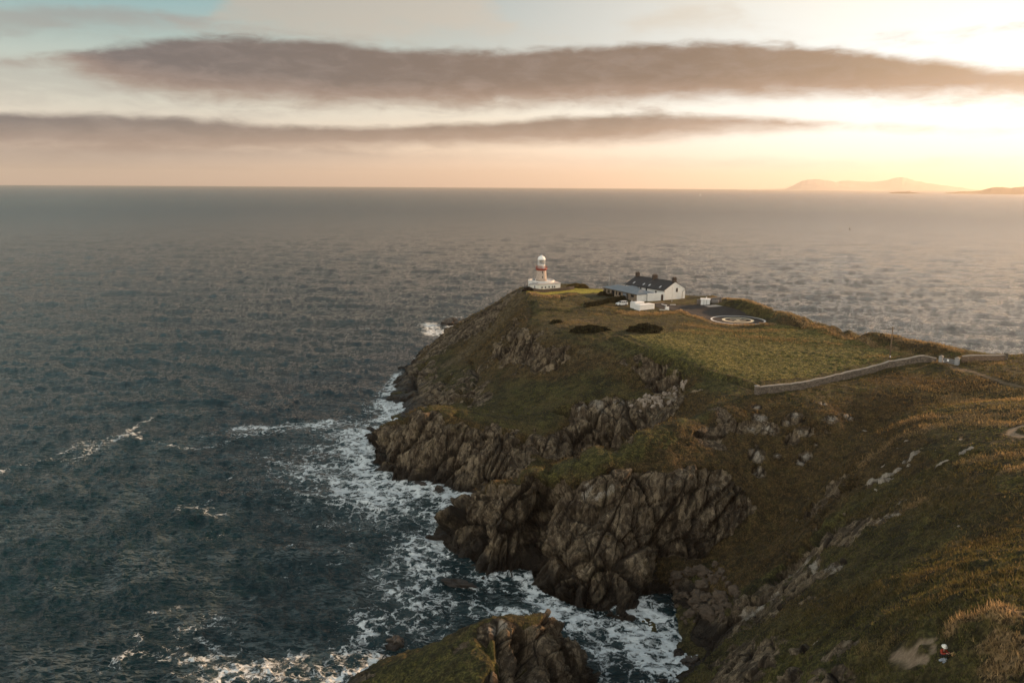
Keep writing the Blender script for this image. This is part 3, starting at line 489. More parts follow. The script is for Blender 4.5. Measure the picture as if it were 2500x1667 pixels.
class NT:
    """small helper to write node trees as expressions"""
    def __init__(s,tree): s.t=tree
    def n(s,kind,**kw):
        nd=s.t.nodes.new('ShaderNode'+kind)
        ins=kw.pop('ins',{})
        for k,v in kw.items(): setattr(nd,k,v)
        for k,v in ins.items():
            sk=nd.inputs[k]
            if isinstance(v,bpy.types.NodeSocket): s.t.links.new(v,sk)
            else: sk.default_value=v
        return nd
    def m(s,op,a,b=None,c=None,clamp=False):
        nd=s.t.nodes.new('ShaderNodeMath'); nd.operation=op; nd.use_clamp=clamp
        for i,v in enumerate((a,b,c)):
            if v is None: continue
            if isinstance(v,bpy.types.NodeSocket): s.t.links.new(v,nd.inputs[i])
            else: nd.inputs[i].default_value=v
        return nd.outputs[0]
    def ss(s,x,a,b):
        nd=s.t.nodes.new('ShaderNodeMapRange'); nd.interpolation_type='SMOOTHSTEP'
        s.t.links.new(x,nd.inputs[0]); nd.inputs[1].default_value=a; nd.inputs[2].default_value=b
        return nd.outputs[0]
    def mix(s,f,a,b,bt='MIX'):
        nd=s.t.nodes.new('ShaderNodeMix'); nd.data_type='RGBA'; nd.blend_type=bt
        for k,v in ((0,f),(6,a),(7,b)):
            if isinstance(v,bpy.types.NodeSocket): s.t.links.new(v,nd.inputs[k])
            elif k==0: nd.inputs[0].default_value=v
            else: nd.inputs[k].default_value=(*v,1)
        return nd.outputs[2]
    def noise(s,vec,scale,detail=4,rough=.55,dist=0,typ='FBM'):
        nd=s.t.nodes.new('ShaderNodeTexNoise'); nd.noise_type=typ
        if vec is not None: s.t.links.new(vec,nd.inputs['Vector'])
        nd.inputs['Scale'].default_value=scale; nd.inputs['Detail'].default_value=detail; nd.inputs['Roughness'].default_value=rough; nd.inputs['Distortion'].default_value=dist
        return nd.outputs[0]
    def vscale(s,vec,x,y,z):
        nd=s.t.nodes.new('ShaderNodeVectorMath'); nd.operation='MULTIPLY'; s.t.links.new(vec,nd.inputs[0]); nd.inputs[1].default_value=(x,y,z); return nd.outputs[0]
def new_mat(name):
    m=bpy.data.materials.new(name); m.use_nodes=True; t=m.node_tree; t.nodes.clear(); h=NT(t)
    out=t.nodes.new('ShaderNodeOutputMaterial'); b=t.nodes.new('ShaderNodeBsdfPrincipled'); t.links.new(b.outputs[0],out.inputs[0])
    return m,h,b,out
def pos_of(h): return h.n('NewGeometry').outputs['Position']
def simple(name,col,rough=.7,var=.15,scale=1.5,bump=.0,metal=0,spec=.3,col2=None,fine=6):
    m,h,b,out=new_mat(name); tc=h.n('TexCoord').outputs['Object']
    f=h.noise(tc,scale,5,.6); f2=h.noise(tc,scale*fine,3,.6)
    c2=col2 or tuple(c*(1-var*2.2) for c in col)
    c=h.mix(h.m('ADD',h.m('MULTIPLY',h.ss(f,.35,.7),.65),h.m('MULTIPLY',h.ss(f2,.4,.7),.35)),col,c2)
    h.t.links.new(c,b.inputs['Base Color']); b.inputs['Roughness'].default_value=rough; b.inputs['Metallic'].default_value=metal; b.inputs['Specular IOR Level'].default_value=spec
    if bump:
        bp=h.n('Bump',ins={'Height':h.noise(tc,scale*fine,4,.6),'Strength':bump,'Distance':.05}); h.t.links.new(bp.outputs[0],b.inputs['Normal'])
    return m
def ground_mat():
    m,h,b,out=new_mat('turf_and_rock'); P=pos_of(h)
    def att(nm):
        a=h.n('Attribute',attribute_name=nm); s=h.n('SeparateColor',ins={0:a.outputs['Color']}); return s.outputs[0],s.outputs[1],s.outputs[2],a.outputs['Alpha']
    rock,green,brown,dry=att('g1'); pale,tan,lawn,path=att('g2'); crack,big,wob,field=att('g3')
    n1=h.noise(P,.14,5,.6); n2=h.noise(P,.9,5,.65); n3=h.noise(h.vscale(P,1,1,.6),3.2,5,.7); n4=h.noise(P,.35,4,.6,.6)
    def fac(attr,noise,k=1.0,lo=.42,hi=.62):   # patchy mask: attribute pushed through noise
        return h.ss(h.m('ADD',h.m('MULTIPLY',attr,k),h.m('MULTIPLY',h.m('SUBTRACT',noise,.5),.9)),lo-.12,hi-.02)
    c=h.mix(h.ss(n1,.38,.62),(.030,.033,.012),(.118,.098,.036))
    c=h.mix(h.m('MULTIPLY',h.ss(n4,.48,.64),.75),c,(.135,.132,.038))
    c=h.mix(h.m('MULTIPLY',fac(brown,n4),.62),c,h.mix(h.ss(n2,.4,.62),(.050,.030,.013),(.185,.110,.045)))
    c=h.mix(h.m('MULTIPLY',fac(green,n4),.9),c,h.mix(h.ss(n2,.38,.62),(.040,.048,.014),(.150,.140,.038)))
    c=h.mix(fac(tan,n4),c,h.mix(h.ss(n2,.38,.62),(.12,.092,.050),(.22,.17,.092)))
    c=h.mix(h.m('MULTIPLY',fac(dry,n2),.85),c,h.mix(h.ss(n3,.35,.62),(.20,.13,.065),(.44,.30,.16)))  # straw; sunlit gold of crests and banks is painted in here too
    mo=h.noise(h.vscale(P,1,1,.7),.42,6,.68,.5); c=h.mix(h.m('MULTIPLY',h.ss(mo,.50,.40),.65),c,(.018,.016,.007)); c=h.mix(h.m('MULTIPLY',h.ss(mo,.56,.66),.4),c,(.20,.145,.058))  # turf mottling: hollow shade and golden highlights put into the colour
    c=h.mix(h.m('MULTIPLY',fac(field,n4,.8,.3,.6),.85),c,h.mix(h.ss(h.m('ADD',h.m('MULTIPLY',n2,.5),h.m('MULTIPLY',h.noise(h.vscale(P,.5,1.4,1),1.1,6,.7),.5)),.40,.60),(.045,.060,.012),(.30,.27,.075)))
    c=h.mix(fac(lawn,n1,1.1),c,h.mix(h.ss(n1,.4,.6),(.34,.33,.045),(.46,.43,.07)))
    # tufts: shade of hollows between clumps painted dark, lighter blades
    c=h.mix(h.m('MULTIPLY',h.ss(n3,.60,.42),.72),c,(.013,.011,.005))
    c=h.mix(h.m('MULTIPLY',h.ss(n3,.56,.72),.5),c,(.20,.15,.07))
    c=h.mix(h.m('MULTIPLY',fac(path,n2,1.0,.5,.62),h.ss(path,.3,1.3)),c,h.mix(h.ss(n3,.4,.6),(.30,.225,.155),(.40,.31,.22)))
    # rock
    rv=h.vscale(P,1.3,1.0,.5)
    r1=h.noise(P,.22,5,.6,.3); r2=h.noise(rv,1.4,7,.65,.8); r3=h.noise(rv,6,5,.7)
    def facet(sc,off):
        q=h.vscale(P,sc,sc*.8,sc*.5); q=h.n('VectorMath',operation='MULTIPLY_ADD',ins={0:h.n('TexNoise',ins={'Vector':P,'Scale':.5*sc,'Detail':3}).outputs['Color'],1:(.4,.4,.25),2:q}).outputs[0]
        v=h.n('TexVoronoi',ins={'Vector':q,'Scale':1.0}); dl=h.n('VectorMath',operation='SUBTRACT',ins={0:q,1:v.outputs['Position']}).outputs[0]; cc=h.n('VectorMath',operation='SUBTRACT',ins={0:v.outputs['Color'],1:(.5,.5,.5)}).outputs[0]
        return h.n('VectorMath',operation='DOT_PRODUCT',ins={0:dl,1:cc}).outputs['Value'],h.n('SeparateColor',ins={0:v.outputs['Color']}).outputs[1]
    f1,t1=facet(.55,0); f2,t2=facet(1.6,0)
    rc=h.mix(h.ss(r1,.38,.62),(.085,.062,.039),(.215,.165,.104)); rc=h.mix(h.m('MULTIPLY',h.ss(t1,.35,1.0),.75),rc,(.40,.325,.22)); rc=h.mix(h.m('MULTIPLY',h.ss(t2,.55,.0),.65),rc,(.05,.038,.026))
    rc=h.mix(h.m('MULTIPLY',h.ss(r2,.44,.68),.8),rc,(.31,.255,.18)); rc=h.mix(h.m('MULTIPLY',h.ss(r3,.55,.38),.6),rc,(.035,.028,.022))
    rc=h.mix(h.m('MULTIPLY',h.ss(r1,.56,.70),.6),rc,(.075,.064,.028)); rc=h.mix(h.m('MULTIPLY',h.ss(h.noise(h.vscale(P,1.2,1,.35),.45,5,.65,1.2),.53,.43),.72),rc,(.030,.023,.016))
    rc=h.mix(h.m('MULTIPLY',fac(pale,r2),.8),rc,h.mix(h.ss(r3,.38,.6),(.33,.30,.25),(.47,.44,.38)))
    rc=h.mix(h.m('MULTIPLY',crack,.9),rc,(.012,.010,.008))  # shade of the clefts darkened into the rock colour
    z=h.n('SeparateXYZ',ins={0:P}).outputs[2]
    wet=h.ss(h.m('ADD',z,h.m('MULTIPLY',h.m('SUBTRACT',r1,.5),7)),4.2,1.2)
    rc=h.mix(h.m('MULTIPLY',wet,.9),rc,(.013,.011,.009))
    rf=h.ss(h.m('ADD',rock,h.m('ADD',h.m('MULTIPLY',h.m('SUBTRACT',n2,.5),1.1),h.m('MULTIPLY',h.m('SUBTRACT',n4,.5),1.3))),.42,.60)
    c=h.mix(rf,c,rc)
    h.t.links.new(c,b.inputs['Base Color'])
    rg=h.m('SUBTRACT',.92,h.m('MULTIPLY',h.m('MULTIPLY',wet,rf),.45)); h.t.links.new(rg,b.inputs['Roughness']); b.inputs['Specular IOR Level'].default_value=.25
    hh=h.m('ADD',h.m('MULTIPLY',h.m('MULTIPLY',h.m('ADD',h.m('ADD',h.m('MULTIPLY',f1,1.9),h.m('MULTIPLY',f2,.75)),h.m('ADD',h.m('MULTIPLY',r2,.5),h.m('MULTIPLY',r3,.25))),rf),1.3),h.m('MULTIPLY',h.m('MULTIPLY',n3,h.m('SUBTRACT',1,rf)),.65))
    bp=h.n('Bump',ins={'Height':hh,'Strength':1.0,'Distance':.85}); h.t.links.new(bp.outputs[0],b.inputs['Normal'])
    return m
M_ground=ground_mat()
# ---------------------------------------------------------------- camera, sky, sun, air
H_CAM=71.0
SUN_AZ,SUN_EL=math.radians(62),math.radians(15)
def make_camera():
    cd=bpy.data.cameras.new('camera'); cd.lens=28.0; cd.sensor_width=36; cd.clip_end=90000; cd.clip_start=.5
    o=bpy.data.objects.new('camera',cd); COL.objects.link(o); SC.camera=o
    p=math.atan(357/1829.); r=math.radians(.35)
    F=Vector((0,math.cos(p),-math.sin(p))); R0=Vector((1,0,0)); U0=Vector((0,math.sin(p),math.cos(p)))
    R_=R0*math.cos(r)+U0*math.sin(r); U_=-R0*math.sin(r)+U0*math.cos(r)
    M=Matrix((R_,U_,-F)).transposed().to_4x4(); M.translation=Vector((0,0,H_CAM)); o.matrix_world=M
def make_world():
    w=bpy.data.worlds.new('World'); SC.world=w; w.use_nodes=True; t=w.node_tree; t.nodes.clear(); h=NT(t)
    out=t.nodes.new('ShaderNodeOutputWorld'); bg=t.nodes.new('ShaderNodeBackground'); t.links.new(bg.outputs[0],out.inputs[0])
    d=h.n('TexCoord').outputs['Generated']; s=h.n('SeparateXYZ',ins={0:d}); x,y,z=s.outputs
    az=h.m('MULTIPLY',h.m('ARCTAN2',x,y),57.2958); el=h.m('MULTIPLY',h.m('ARCSINE',z),57.2958)
    def ramp(f,stops,scale):
        r=t.nodes.new('ShaderNodeValToRGB'); t.links.new(h.m('DIVIDE',f,scale,clamp=True),r.inputs[0]); r.color_ramp.interpolation='B_SPLINE' if False else 'LINEAR'
        e=r.color_ramp.elements
        while len(e)>1: e.remove(e[-1])
        e[0].position=stops[0][0]/scale; e[0].color=(*stops[0][1],1)
        for p,c in stops[1:]:
            q=e.new(p/scale); q.color=(*c,1)
        return r.outputs[0]
    elp=h.m('MAXIMUM',el,0)
    Lc=ramp(elp,[(0,(.62,.46,.41)),(2,(.66,.52,.47)),(4,(.62,.55,.51)),(6,(.50,.50,.46)),(9,(.29,.38,.37)),(11.5,(.15,.32,.35)),(16,(.08,.28,.33)),(24,(.035,.175,.225)),(40,(.025,.095,.125)),(60,(.025,.085,.11))],60)
    Cc=ramp(elp,[(0,(.86,.60,.49)),(2,(.86,.66,.56)),(5,(.74,.66,.60)),(8,(.45,.42,.40)),(12,(.38,.36,.34)),(15,(.33,.33,.32)),(19,(.15,.25,.28)),(27,(.055,.16,.20)),(42,(.028,.10,.13)),(60,(.03,.09,.115))],60)
    Rc=ramp(elp,[(0,(.95,.80,.66)),(1.5,(.90,.90,.90)),(3.5,(.80,.90,1.02)),(8,(.78,.82,.88)),(12,(.84,.77,.68)),(18,(.95,.78,.60)),(28,(.55,.46,.37)),(42,(.12,.15,.16)),(60,(.03,.09,.115))],60)
    Sc=ramp(elp,[(0,(1.7,1.15,.62)),(4,(1.9,1.6,1.2)),(12,(1.5,1.35,1.12)),(25,(.7,.64,.56)),(60,(.10,.15,.17))],60)
    Bc=ramp(elp,[(0,(1.6,1.45,1.2)),(25,(1.5,1.36,1.14)),(48,(1.0,.95,.86)),(70,(.38,.42,.44)),(84,(.10,.15,.18))],60)  # unseen sky behind the camera, brightened to fill camera-facing land
    c=h.mix(h.ss(az,-28,9),Lc,Cc); c=h.mix(h.ss(az,-6,30),c,Rc); c=h.mix(h.ss(az,33,60),c,Sc)
    c=h.mix(h.ss(h.m('ABSOLUTE',h.m('SUBTRACT',az,30)),60,125),c,Bc)
    sky=h.n('TexSky',sky_type='NISHITA'); sky.sun_disc=False; sky.sun_elevation=SUN_EL; sky.sun_rotation=SUN_AZ; sky.air_density=1.4; sky.dust_density=.8; sky.altitude=0
    c=h.mix(1.0,c,h.mix(1.0,sky.outputs[0],(.05,.05,.05),'MULTIPLY'),'ADD')
    # clouds, laid out by compass direction and elevation
    v=h.n('CombineXYZ',ins={0:h.m('MULTIPLY',az,.10),1:h.m('MULTIPLY',el,.55),2:0.3}).outputs[0]
    n1=h.noise(v,1.0,6,.62,.35); v2=h.n('CombineXYZ',ins={0:h.m('MULTIPLY',az,.42),1:h.m('MULTIPLY',el,1.25),2:2.1}).outputs[0]; n2=h.noise(v2,1.0,6,.62,.4)
    wv=h.m('ADD',h.m('MULTIPLY',h.m('SUBTRACT',n1,.5),1.7),h.m('MULTIPLY',h.m('SUBTRACT',n2,.5),1.5))
    def curve(pts):
        fc=t.nodes.new('ShaderNodeFloatCurve'); cm=fc.mapping; cu=cm.curves[0]
        P=[((a+45)/90,(e)/14) for a,e in pts]
        while len(cu.points)>2: cu.points.remove(cu.points[-1])
        cu.points[0].location=P[0]; cu.points[1].location=P[-1]
        for q in P[1:-1]: cu.points.new(*q)
        cm.update(); t.links.new(h.m('DIVIDE',h.m('ADD',az,45),90,clamp=True),fc.inputs['Value'])
        return h.m('MULTIPLY',fc.outputs[0],14)
    def band(top,bot,st,sb,nk=1.0):
        a=h.m('SUBTRACT',curve(top),h.m('ADD',el,h.m('MULTIPLY',wv,nk)))
        b_=h.m('SUBTRACT',h.m('ADD',el,h.m('MULTIPLY',wv,-nk*1.3)),curve(bot))
        return h.m('MULTIPLY',h.ss(a,-st*.7,st*1.5),h.ss(b_,-sb*1.4,sb*1.5)),b_
    b1,lo1=band([(-45,6.9),(-33,7.0),(-29.6,7.6),(-25,8.4),(-20.7,9.2),(-14,9.35),(-8,9.1),(0,9.2),(9.4,9.45),(19,9.0),(25.6,7.9),(31.5,6.9),(45,6.0)],
            [(-45,6.9),(-33,7.0),(-29.6,7.0),(-24.8,5.9),(-19.6,5.5),(-8.4,5.25),(.6,5.6),(9.6,5.7),(20.7,5.75),(31.6,5.4),(45,5.0)],.35,.55,.55)
    b2,lo2=band([(-45,3.9),(-32,4.1),(-25,4.3),(-14,3.95),(-2.4,4.3),(6.6,4.9),(15.4,4.75),(20,4.25),(24,3.9),(30,3.6),(45,3.5)],
            [(-45,1.8),(-32,1.95),(-17,2.35),(-2.4,2.8),(6.7,3.0),(15.4,3.7),(21,3.95),(24,3.95),(30,3.7),(45,3.6)],.3,.45,.38)
    b3,lo3=band([(-45,2.4),(-32,2.4),(-17,2.5),(-8,2.4),(0,2.2),(5,2.0),(45,2)],[(-45,.8),(-32,.9),(-17,1.3),(-8,1.9),(0,2.2),(5,2.0),(45,2)],.4,.7,.35)
    b4,lo4=band([(-45,9.8),(-32,10.0),(-26,10.6),(-20,10.3),(-16,9.9),(-12,9.6),(45,9.6)],[(-45,8.2),(-32,8.4),(-26,9.3),(-20,9.9),(-16,9.9),(-12,9.6),(45,9.6)],.4,.6,.8)
    b5,lo5=band([(-45,10),(-21,10.0),(-18,12.5),(-10,13),(-3,12.8),(0,11.0),(4,10.2),(12,11.8),(14,11.6),(17,10),(45,9.5)],[(-45,10.),(-21,10.0),(-18,9.7),(-10,9.4),(-3,10.2),(0,10.4),(4,10.2),(12,10.6),(14,10.8),(17,10),(45,9.5)],.7,.9,1.2)
    b6,lo6=band([(-45,7.5),(-32,7.4),(-28,7.0),(-20,5.4),(-14,5.0),(-8,5.6),(0,5.6),(45,5)],[(-45,4.9),(-32,4.9),(-28,5.2),(-20,4.9),(-14,4.7),(-8,4.8),(0,5.6),(45,5)],.6,.6,1.3)
    def ccol(lo,shift=0,k=.88):
        base=h.mix(1.0,(k*.99,k*1.04,k*1.03),ramp(h.m('ADD',az,45),[(0,(.155,.145,.165)),(13,(.165,.145,.160)),(28,(.195,.158,.152)),(42,(.225,.165,.140)),(56,(.24,.172,.135)),(66,(.34,.235,.165)),(73,(.50,.345,.235)),(80,(.74,.57,.43)),(90,(1.35,1.15,.92))],90),'MULTIPLY')
        warm=h.mix(h.ss(lo,1.9,.1),base,h.mix(.5,base,(.56,.38,.29)))
        return h.mix(h.m('MULTIPLY',h.ss(h.m('ADD',n2,h.m('MULTIPLY',n1,.5)),.62,.98),.30),warm,(.40,.33,.30))
    c=h.mix(h.m('MULTIPLY',b5,.62),c,ramp(h.m('ADD',az,45),[(0,(.5,.42,.36)),(30,(.62,.50,.40)),(55,(.72,.64,.52)),(90,(.9,.82,.7))],90))
    c=h.mix(h.m('MULTIPLY',b4,.6),c,(.36,.33,.31))
    c=h.mix(h.m('MULTIPLY',b6,.40),c,(.42,.39,.36))
    c=h.mix(h.m('MULTIPLY',b3,.72),c,(.40,.33,.29))
    c=h.mix(h.m('MULTIPLY',b2,.93),c,ccol(lo2))
    c=h.mix(h.m('MULTIPLY',b1,.98),c,ccol(lo1))
    # broken cloud everywhere else, outside the view, so that reflections and fill light are not uniform
    v3=h.n('VectorMath',operation='MULTIPLY',ins={0:d,1:(2.2,2.2,6)}).outputs[0]; n3=h.noise(v3,1,6,.6,.3)
    c=h.mix(h.m('MULTIPLY',h.m('MULTIPLY',h.ss(n3,.48,.66),h.ss(el,12.5,18)),.5),c,(.12,.16,.17))
    t.links.new(c,bg.inputs[0]); bg.inputs[1].default_value=.73
    w.cycles.sampling_method='MANUAL'; w.cycles.sample_map_resolution=1024
def make_sun():
    l=bpy.data.lights.new('sun','SUN'); l.energy=5.0; l.angle=math.radians(.6); l.color=(1,.58,.30)
    o=bpy.data.objects.new('sun',l); COL.objects.link(o)
    s=Vector((math.sin(SUN_AZ)*math.cos(SUN_EL),math.cos(SUN_AZ)*math.cos(SUN_EL),math.sin(SUN_EL)))
    o.rotation_euler=s.to_track_quat('Z','Y').to_euler(); o.location=(200,300,200)
make_camera(); make_world(); make_sun()
SC.view_settings.view_transform='Standard'; SC.view_settings.look='None'; SC.view_settings.exposure=.4; SC.view_settings.gamma=1
SC.render.engine='CYCLES'; SC.cycles.max_bounces=5; SC.cycles.diffuse_bounces=2; SC.cycles.glossy_bounces=2; SC.cycles.volume_bounces=0; SC.cycles.transmission_bounces=3; SC.cycles.use_denoising=True
SC.cycles.sample_clamp_indirect=4
def make_haze():
    m=bpy.data.materials.new('sea_air'); m.use_nodes=True; t=m.node_tree; t.nodes.clear(); o=t.nodes.new('ShaderNodeOutputMaterial'); v=t.nodes.new('ShaderNodeVolumePrincipled')
    v.inputs['Color'].default_value=(1.0,.90,.79,1); v.inputs['Density'].default_value=3.9e-5; v.inputs['Anisotropy'].default_value=.52; t.links.new(v.outputs[0],o.inputs['Volume'])
    x0,x1,y0,y1,z0,z1=-26000,26000,-500,31000,-14,560
    V=[(x,y,z) for z in (z0,z1) for x,y in ((x0,y0),(x1,y0),(x1,y1),(x0,y1))]
    me=bpy.data.meshes.new('haze'); me.from_pydata(V,[],[(3,2,1,0),(4,5,6,7),(0,1,5,4),(1,2,6,5),(2,3,7,6),(3,0,4,7)]); me.materials.append(m)
    ob=bpy.data.objects.new('haze',me); COL.objects.link(ob); ob['kind']='stuff'; ob['label']='pale warm sea haze lying over the water out to the horizon'
make_haze()
def rbf_grid(A,x0,x1,y0,y1,h=1.0):
    """smooth surface through the survey points (multiquadric)"""
    c2=3.0
    X=A[:,0];Y=A[:,1];n=len(A)
    K=-np.sqrt((X[:,None]-X)**2+(Y[:,None]-Y)**2+c2)
    K[np.diag_indices(n)]+=0.25
    M=np.zeros((n+1,n+1)); M[:n,:n]=K; M[:n,n]=1; M[n,:n]=1
    w=np.linalg.solve(M,np.append(A[:,2],0))
    gx=np.arange(x0,x1+h,h); gy=np.arange(y0,y1+h,h); Z=np.zeros((len(gy),len(gx)),np.float32)
    for i,yy in enumerate(gy):
        Z[i]=(-np.sqrt((gx[:,None]-X)**2+(yy-Y)**2+c2))@w[:n]+w[n]
    return gx,gy,Z
def bilin(G,x,y):
    gx,gy,Z=G; h=gx[1]-gx[0]
    fx=np.clip((x-gx[0])/h,0,len(gx)-1.001); fy=np.clip((y-gy[0])/h,0,len(gy)-1.001)
    i=fx.astype(int); j=fy.astype(int); u=fx-i; v=fy-j; u=u*u*(3-2*u)*.5+u*.5; v=v*v*(3-2*v)*.5+v*.5
    return (Z[j,i]*(1-u)+Z[j,i+1]*u)*(1-v)+(Z[j+1,i]*(1-u)+Z[j+1,i+1]*u)*v
# ---------------------------------------------------------------- ground
G=rbf_grid(CTRL,-160,320,-10,440)
FLAT=[(60.5,305,16),(47,299,17),(43,300,15),(12.5,320,13),(44.5,276,7),(39,279,5),(70,281,6),(54,282,6),(73.7,256.5,11),(26,43.2,1.2)]
AP=np.array(APRON)
def in_poly(x,y,P):
    r=np.zeros(x.shape,bool)
    for (x1,y1),(x2,y2) in zip(P,np.roll(P,-1,0)):
        c=((y1>y)!=(y2>y)); r^=c&(x<(x2-x1)*(y-y1)/(y2-y1+1e-12)+x1)
    return r
def seg_dist2(x,y,P,closed=False,z=None):
    d=np.full(x.shape,1e9,np.float32); P=np.array(P,np.float32); n=len(P)
    if n==1:
        q=P[0]; d=(x-q[0])**2+(y-q[1])**2
        return d if z is None else d+(z-q[2])**2
    for i in range(n if closed else n-1):
        a=P[i]; b=P[(i+1)%n]; v=b-a
        if z is None: t=((x-a[0])*v[0]+(y-a[1])*v[1])/(v[0]**2+v[1]**2+1e-9)
        else: t=((x-a[0])*v[0]+(y-a[1])*v[1]+(z-a[2])*v[2])/((v**2).sum()+1e-9)
        t=np.clip(t,0,1); e=(x-a[0]-t*v[0])**2+(y-a[1]-t*v[1])**2
        if z is not None: e=e+(z-a[2]-t*v[2])**2
        d=np.minimum(d,e)
    return d
def calm(x,y):
    f=np.ones(x.shape,np.float32)
    for cx,cy,r in FLAT: f=np.minimum(f,sstep(.75,1.25,np.sqrt((x-cx)**2+(y-cy)**2)/r))
    near=(x>40)&(x<95)&(y>230)&(y<300)
    if near.any():
        d=np.sqrt(seg_dist2(x[near],y[near],AP,True)); d=np.where(in_poly(x[near],y[near],AP),0,d)
        f[near]=np.minimum(f[near],sstep(.3,2.5,d))
    return f
def height(x,y):
    x=np.asarray(x,np.float32); y=np.asarray(y,np.float32); sh=x.shape; x=x.ravel(); y=y.ravel()
    z=bilin(G,x,y).astype(np.float32); e=1.5
    sl=np.sqrt(((bilin(G,x+e,y)-bilin(G,x-e,y))/(2*e))**2+((bilin(G,x,y+e)-bilin(G,x,y-e))/(2*e))**2)
    c=calm(x,y)
    m=fbm(x/13,y/13,o=3)*(.35+.9*sstep(.4,1.2,sl))+fbm(x/4.5+9,y/4.5,o=2)*(.16+.2*sstep(.4,1,sl))
    r=np.hypot(x-73.7,y-256.5); t=sstep(14,9.3,r)
    return ((z+m*c*(z>-6))*(1-t)+28.45*t).reshape(sh)
def h1(x,y): return float(height(np.array([x]),np.array([y]))[0])
# polar mesh: fine near the drone's side of the headland, coarser far off
NA,NR=1560,1420
aa=np.radians(np.linspace(-27,52,NA)); FIELD=np.array([[float(a) for a in q] for q in FIELD_])
rr=34*np.exp(np.linspace(0,math.log(455/34.),NR))
gx=(np.sin(aa)[None,:]*rr[:,None]).astype(np.float32).ravel(); gy=(np.cos(aa)[None,:]*rr[:,None]).astype(np.float32).ravel()
gzv=height(gx,gy)
Z2=gzv.reshape(NR,NA); X2=gx.reshape(NR,NA); Y2=gy.reshape(NR,NA)
def normals(X,Y,Z):
    P_=np.stack([X,Y,Z],2); a=np.zeros_like(P_); b=np.zeros_like(P_)
    a[:,1:-1]=P_[:,2:]-P_[:,:-2]; a[:,0]=a[:,1]; a[:,-1]=a[:,-2]
    b[1:-1]=P_[2:]-P_[:-2]; b[0]=b[1]; b[-1]=b[-2]
    n=np.cross(a,b); n/=np.linalg.norm(n,axis=2)[...,None]+1e-9
    n*=np.sign(n[...,2:3]+1e-9); return n
E_=1.2
dzx=(bilin(G,gx+E_,gy)-bilin(G,gx-E_,gy))/(2*E_); dzy=(bilin(G,gx,gy+E_)-bilin(G,gx,gy-E_))/(2*E_)
nrm=np.stack([-dzx,-dzy,np.ones_like(dzx)],1); nrm/=np.linalg.norm(nrm,axis=1)[:,None]; nrm=nrm.astype(np.float32)
slope=np.sqrt(dzx**2+dzy**2)
live=gzv>-3.2
ch={k:np.zeros(len(gx),np.float32) for k in ('rock','green','brown','dry','pale','tan','lawn','path')}; dig=np.zeros(len(gx),np.float32)
wob=fbm(gx/3.1,gy/3.1,gzv/3.1,o=3)
for kind,w,val,pts in STROKES:
    if not pts: continue
    p=np.array(pts); W=abs(w)*2.6+1
    m=np.nonzero((gx>p[:,0].min()-W)&(gx<p[:,0].max()+W)&(gy>p[:,1].min()-W)&(gy<p[:,1].max()+W)&live)[0]
    if not len(m): continue
    d=np.sqrt(seg_dist2(gx[m],gy[m],pts,False,gzv[m]))/abs(w)
    f=np.exp(-(np.maximum(d+wob[m]*.55,0))**2)
    if kind=='dig': dig[m]+=-val*f*np.sign(w)
    else: ch[kind][m]=np.where(abs(f*val)>abs(ch[kind][m]),f*val,ch[kind][m]) if kind!='rock' else ch[kind][m]+np.where(val>0,np.maximum(f*val-np.maximum(ch[kind][m],0),0),f*val)
inside=in_poly(gx,gy,FIELD); fd=np.sqrt(seg_dist2(gx,gy,FIELD,True)); field=np.where(inside,sstep(0,1.2,fd),0).astype(np.float32)
big=fbm(gx/9+3,gy/9,gzv/6,o=3); 
nearside=sstep(16,26,gx)*sstep(118,108,gy)
leftside=(gx<70)*(gy>150)*(.22+.40*fbm(gx/5,gy/5,gzv/4,o=2))
rock=sstep(.0,.35,slope*.95-1.02-.42*nearside+leftside+wob*.7+big*.35+ch['rock']*.85+.5*sstep(4.5,1.0,gzv))
rock[~live]=0
# rock: blocky, steeply dipping slabs
R=np.nonzero((rock>.02)&live)[0]; disp=np.zeros(len(gx),np.float32); crack=np.zeros(len(gx),np.float32)
px,py,pz=gx[R],gy[R],gzv[R]; wx=fbm(px/6,py/6,pz/6,o=2)*.55; wz=fbm(px/5+7,py/5,pz/5,o=2)*.55
ct,st_=math.cos(.62),math.sin(.62); u_=(px*ct-pz*st_+wx); v_=(py*.95-pz*.1+wz*.6); w_=(px*st_+pz*ct+wz)
for sc,amp,sd in ((10.5,3.2,3),(4.1,1.7,5),(1.5,.75,9),(.62,.25,13)):
    for i in range(0,len(R),150000):
        j=slice(i,i+150000); q=np.stack([u_[j]/sc*1.35,v_[j]/sc,w_[j]/sc*.45],1).astype(np.float32)
        f,e=worley_facets(q,sd); bigc=sc>3; disp[R[j]]+=amp*(f-(.5 if bigc else .08)*sstep(.07 if bigc else .05,0,e)); crack[R[j]]=np.maximum(crack[R[j]],sstep(.05 if bigc else .04,.0,e)*(1. if bigc else .35))
disp[R]+=fbm(px/1.1,py/1.1,pz/1.4,o=3,ridged=True)*.10
ch['brown']=np.maximum(ch['brown'],.75*sstep(.30,.62,slope+wob*.12)*(1-np.clip(ch['green']*.8,0,1))*(gy>120)*(gx<75))
gr=1-rock
near=sstep(260,60,np.hypot(gx,gy))
tuft=fbm(gx/1.3,gy/1.3,gzv/1.3,o=3)*.22+fbm(gx/.55+5,gy/.55,gzv/.8,o=2)*.12*near+fbm(gx/3.2,gy/3.2,gzv/3,o=3,ridged=True)*(.15+.35*sstep(.35,.8,slope))+fbm(gx/7,gy/7,gzv/5,o=2)*.5*sstep(.35,.8,slope)
cm=calm(gx,gy)
tuft=tuft+field*fbm(gx/2.4+3,gy/1.0,o=3,ridged=True)*.22
keep_flat=cm*(1-.85*np.clip(ch['lawn'],0,1))*(1-.8*np.clip(ch['path'],0,1))
